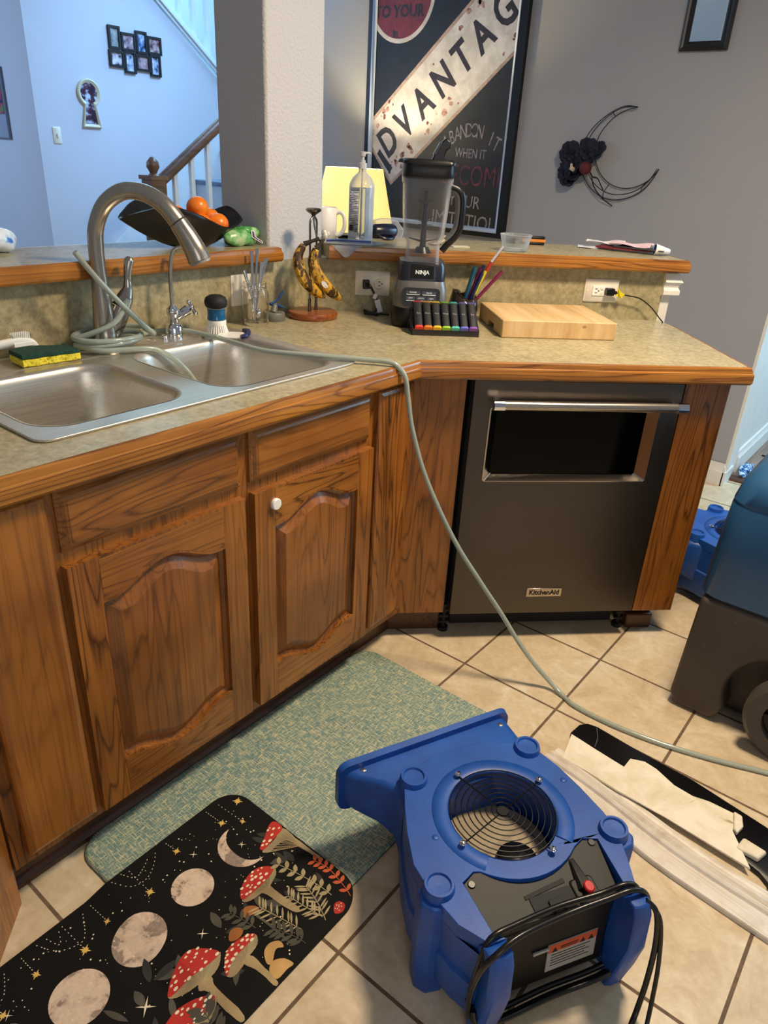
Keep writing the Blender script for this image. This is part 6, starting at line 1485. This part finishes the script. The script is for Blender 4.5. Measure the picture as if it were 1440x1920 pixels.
    for dy, dz in ((0, 0), (.012, .004), (-.008, .009)): c.tube([(-.166, -.228+dy, .085), (-.160, -.236+dy, .050+dz), (-.11, -.238+dy, .032+dz), (0, -.230+dy, .026+dz), (.10, -.234+dy, .034+dz), (.160, -.236+dy, .060+dz), (.172, -.236+dy, .11)], r, n=10, sub=6)
    c.tube([(.150, -.246, .245), (.166, -.262, .225), (.168, -.278, .16), (.158, -.292, .08), (.140, -.305, .022), (.110, -.325, .0055), (.060, -.365, .0055), (-.02, -.44, .0055), (-.06, -.50, .0055)], r, n=10, sub=6)
    c.tube([(.158, -.250, .240), (.172, -.270, .21), (.172, -.292, .13), (.160, -.312, .06), (.138, -.335, .014), (.100, -.37, .0055), (.0, -.46, .0055), (-.04, -.53, .0055)], .0042, n=10, sub=6)
    c.build('power_cord', 'black_rubber', t, sm=60)
    return t
air_mover('air_mover', 'blue floor-drying air mover with round wire-guarded intake on the tiles beside the mats', (.469, -.633, 0), math.radians(59.5))
air_mover('air_mover', 'blue air mover half hidden behind the teal machine beyond the counter end', (.50, 1.04, 0), math.radians(92), full=True)

# ================================================================== portable extractor at the right edge
def mk_teal():
    t = NT('teal_blue_tank'); v = t.coord(); n = t.noise(v, 5, 3); s_ = t.noise(t.coord(scale=(14, 14, 40)), 2, 4, .7)
    c_ = t.ramp(n, [(.3, col('#1f4c74')), (.7, col('#265a86'))]); t.base(t.mix(t.ramp(s_, [(.68, (0, 0, 0)), (.8, (.4, .4, .4))]), c_, col('#7f9aa8'))); t.set(Roughness=.4); return t.m
def mk_greybase():
    t = NT('scuffed_grey_base'); v = t.coord(); n = t.noise(v, 5, 3); s_ = t.noise(t.coord(scale=(24, 24, 16)), 1.2, 4, .75)
    c_ = t.ramp(n, [(.3, col('#3d352f')), (.7, col('#4c433c'))]); t.base(t.mix(t.ramp(s_, [(.66, (0, 0, 0)), (.78, (.6, .6, .6))]), c_, col('#9a9188'))); t.set(Roughness=.5); return t.m
M['teal'] = mk_teal(); M['greybase'] = mk_greybase(); M['tyre'] = plain('grey_wheel', '#4a4440', .5, vary=.1)
t = thing('carpet_extractor', 'teal and grey wheeled extraction machine cut off at the right edge', 'machine', (.78, .47, 0))
X0, X1, Y0, Y1 = -.240, .25, -.215, .25
def rsec(z, i=0, r=.05, dx=0): return [(a, b_, z) for a, b_ in rr(X0+i+dx, X1-i, Y0+i, Y1-i, r, 6)]
c = MB(); wheel_c = (.045, .118)
arch_ = [(wheel_c[0]+.150*math.cos(a), wheel_c[1]+.150*math.sin(a)) for a in [PI+.42-(PI+.84)*k/20 for k in range(21)]]
prof = [(X0+.010, .012), (X0+.022, .003), (-.125, .003), (-.108, .012)] + arch_ + [(.22, .02), (X1, .03), (X1, .372), (X0+.012, .372), (X0, .04)]
c.prism(prof, Y0, Y0+.10, ax='y'); 
bs = c.build('base', 'greybase', t, bevel=.022, seg=4, sm=50)
c = MB(); c.prism([(X0+.002, .03), (X0+.03, .006), (X1-.03, .006), (X1, .03), (X1, .372), (X0+.012, .372)], Y0+.08, Y1, ax='y'); c.build('base_rear', 'greybase', t, bevel=.02, seg=3, sm=50)
c = MB(); c.loft([rsec(.370, .006), rsec(.378, .006)]); c.build('seam_gasket', 'black_matte', t)
c = MB(); c.loft([rsec(.377, .004), rsec(.382, .0), rsec(.56, .006, .06), rsec(.640, .010, .06), rsec(.648, .013, .06), rsec(.652, .011, .06), rsec(.700, .020, .07), rsec(.735, .045, .07), rsec(.755, .085, .07), rsec(.763, .13, .06)]); c.build('recovery_tank', 'teal', t, sm=50)
def wheel(x, y, z, r, wd, nm='wheel'):
    c = MB(); Rm = Matrix.Rotation(PI/2, 3, 'X')
    c.lathe([(r*.62, -wd/2+.012), (r*.70, -wd/2), (r*.90, -wd/2), (r, -wd/2+.012), (r, wd/2-.012), (r*.90, wd/2), (r*.62, wd/2), (r*.62, -wd/2+.012)], 40, (x, y, z), rot=Rm, caps=False); wo = c.build(nm, 'tyre', t, sm=40)
    c = MB(); c.lathe([(0, .0), (r*.16, .0), (r*.18, .012), (r*.22, .006), (r*.60, .010), (r*.63, .0), (r*.63, -wd/2)], 40, (x, y, z), rot=Rm, caps=False)
    for k in range(6):
        a = 2*PI*k/6; d_ = Vector((math.cos(a), 0, math.sin(a))); e = Vector((-d_.z, 0, d_.x))
        P = [d_*r*.2+e*.010, d_*r*.2-e*.010, d_*r*.6-e*.006, d_*r*.6+e*.006]
        c.loft([[tuple(p+Vector((x, y-.008, z))) for p in P], [tuple(p+Vector((x, y-.020, z))) for p in P]])
    c.build('hub', 'black', wo)
wheel(.085, -.245, .128, .128, .055); 
c = MB(); c.cyl((.085, -.235, .128), (.085, .235, .128), .012, n=12); c.build('axle', 'black', t)

# ================================================================== torn-out baseboard and cove strip on the floor
def mk_dirty():
    t = NT('dirty_white_baseboard'); v = t.coord(scale=(1, 1, 1)); n = t.noise(v, 14, 5, .65, .5); s_ = t.noise(t.coord(scale=(2, 70, 40)), 1.5, 3)
    c_ = t.ramp(n, [(.35, col('#c8bcab')), (.55, col('#dcd4c8'))]); t.base(t.mix(t.ramp(s_, [(.58, (0, 0, 0)), (.74, (.35, .35, .35))]), c_, col('#a38d70'))); t.set(Roughness=.5); return t.m
t = thing('baseboard_strip', 'removed white baseboard molding lying on floor right of the blue air mover', 'baseboard', (.66, -.245, 0), -.155)
c = MB(); prof = [(-.062, .0005), (.055, .0005), (.056, .0085), (.046, .0095), (.040, .0080), (.034, .0105), (.026, .0180), (.019, .0195), (.013, .0150), (.009, .0110), (.004, .0205), (-.001, .0220), (-.006, .0190), (-.010, .0125), (-.016, .0145), (-.050, .0150), (-.060, .0135), (-.062, .010)]
rings = []
for k in range(25):
    x = -.285+.70*k/24; wob = .008*math.sin(k*.32+.5)
    rings.append([(x, a*(1+.02*math.sin(k*.7))+wob, b_) for a, b_ in prof])
c.loft(rings); c.build('molding', mk_dirty(), t, sm=18)
def mk_cream():
    t = NT('torn_cream_board'); v = t.coord(); n = t.noise(v, 12, 5, .6, .6); g = t.noise(t.coord(loc=(.6, .2, 0)), 9, 4, .7, 1.0)
    c_ = t.ramp(n, [(.35, col('#d6cbb0')), (.6, col('#ebe4d2'))]); t.base(t.mix(t.ramp(g, [(.64, (0, 0, 0)), (.68, (.7, .7, .7))]), c_, col('#7d7a50'))); t.set(Roughness=.8); t.bump(n, .4, .006); return t.m
M['cream'] = mk_cream()
t = thing('drywall_piece', 'torn cream drywall paper lying between the baseboard and black strip', 'debris', (.60, -.14, 0))
poly = [(0.396, -0.083), (0.47, -.093), (0.551, -0.101), (0.553, -0.062), (0.585, -.046), (0.618, -0.050), (0.672, -0.074), (0.719, -0.078), (0.755, -0.068), (0.815, -0.066), (0.826, -0.124), (0.885, -0.205), (0.825, -0.200), (0.687, -0.188), (0.567, -0.186), (.49, -.180), (0.416, -0.178)]
c = MB(); P = [(a-.60, b_+.14) for a, b_ in poly]
N_ = len(P); zz = lambda a, b_, k: .0175+.004*math.sin(13*a+4)+.003*math.sin(31*b_+9*a)
cent = (.03, .02)
rings = [[(a, b_, .0135+.002*math.sin(9*a)) for a, b_ in P], [(a, b_, .0135+zz(a, b_, 0)*.3) for a, b_ in P]]
for q in (.8, .5, .2, .02): rings.append([(cent[0]+(a-cent[0])*q, cent[1]+(b_-cent[1])*q, .0135+zz(a*q, b_*q, 0)*.36) for a, b_ in P])
c.loft(rings, caps=True); c.build('torn_sheet', 'cream', t, sm=25)
c = MB(); P = [(.812, -.068), (.832, -.070), (.842, -.100), (.836, -.128), (.826, -.12)]; c.prism([(a-.60, b_+.14) for a, b_ in P], .0135, .028); c.build('torn_edge', 'cream', t, bevel=.003)
t = thing('drywall_chunk', 'small broken cream chunk on the black strip at right edge', 'debris', (.872, -.150, .0130))
c = MB(); c.loft([[(-.030, -.020, 0), (.022, -.022, 0), (.034, .016, 0), (-.022, .026, 0)], [(-.026, -.018, .012), (.020, -.020, .014), (.030, .014, .012), (-.020, .022, .010)]]); c.build('chunk', 'cream', t, bevel=.004)
t = thing('cove_strip', 'black plastic cove strip lying on floor under torn cream drywall paper', 'strip', (.65, -.05, 0))
bp = [(0.388, -0.069), (0.393, -0.024), (0.408, -.004), (0.434, 0.002), (0.56, -.010), (0.701, -0.016), (0.887, -0.048), (1.02, -.085), (1.06, -0.24), (0.94, -0.222), (0.905, -0.196), (0.866, -.185), (0.824, -0.15), (0.721, -0.155), (0.56, -0.150), (0.42, -0.130)]
c = MB(); c.loft([[(a-.65, b_+.05, .0005) for a, b_ in bp], [(a-.65, b_+.05, .0105) for a, b_ in bp], [(.0+(a-.68)*.985+.03, (b_+.095)*.95+.05-.095, .0128) for a, b_ in bp]]); st_ = c.build('strip', 'black', t, bevel=.0015)
c = MB(); c.tube([(.436-.65, -.006+.05, .0128), (.455-.65, -.045+.05, .0132), (.462-.65, -.08+.05, .0132)], .0012, n=6, sub=3); c.build('weld_line', 'silver_grey', st_)
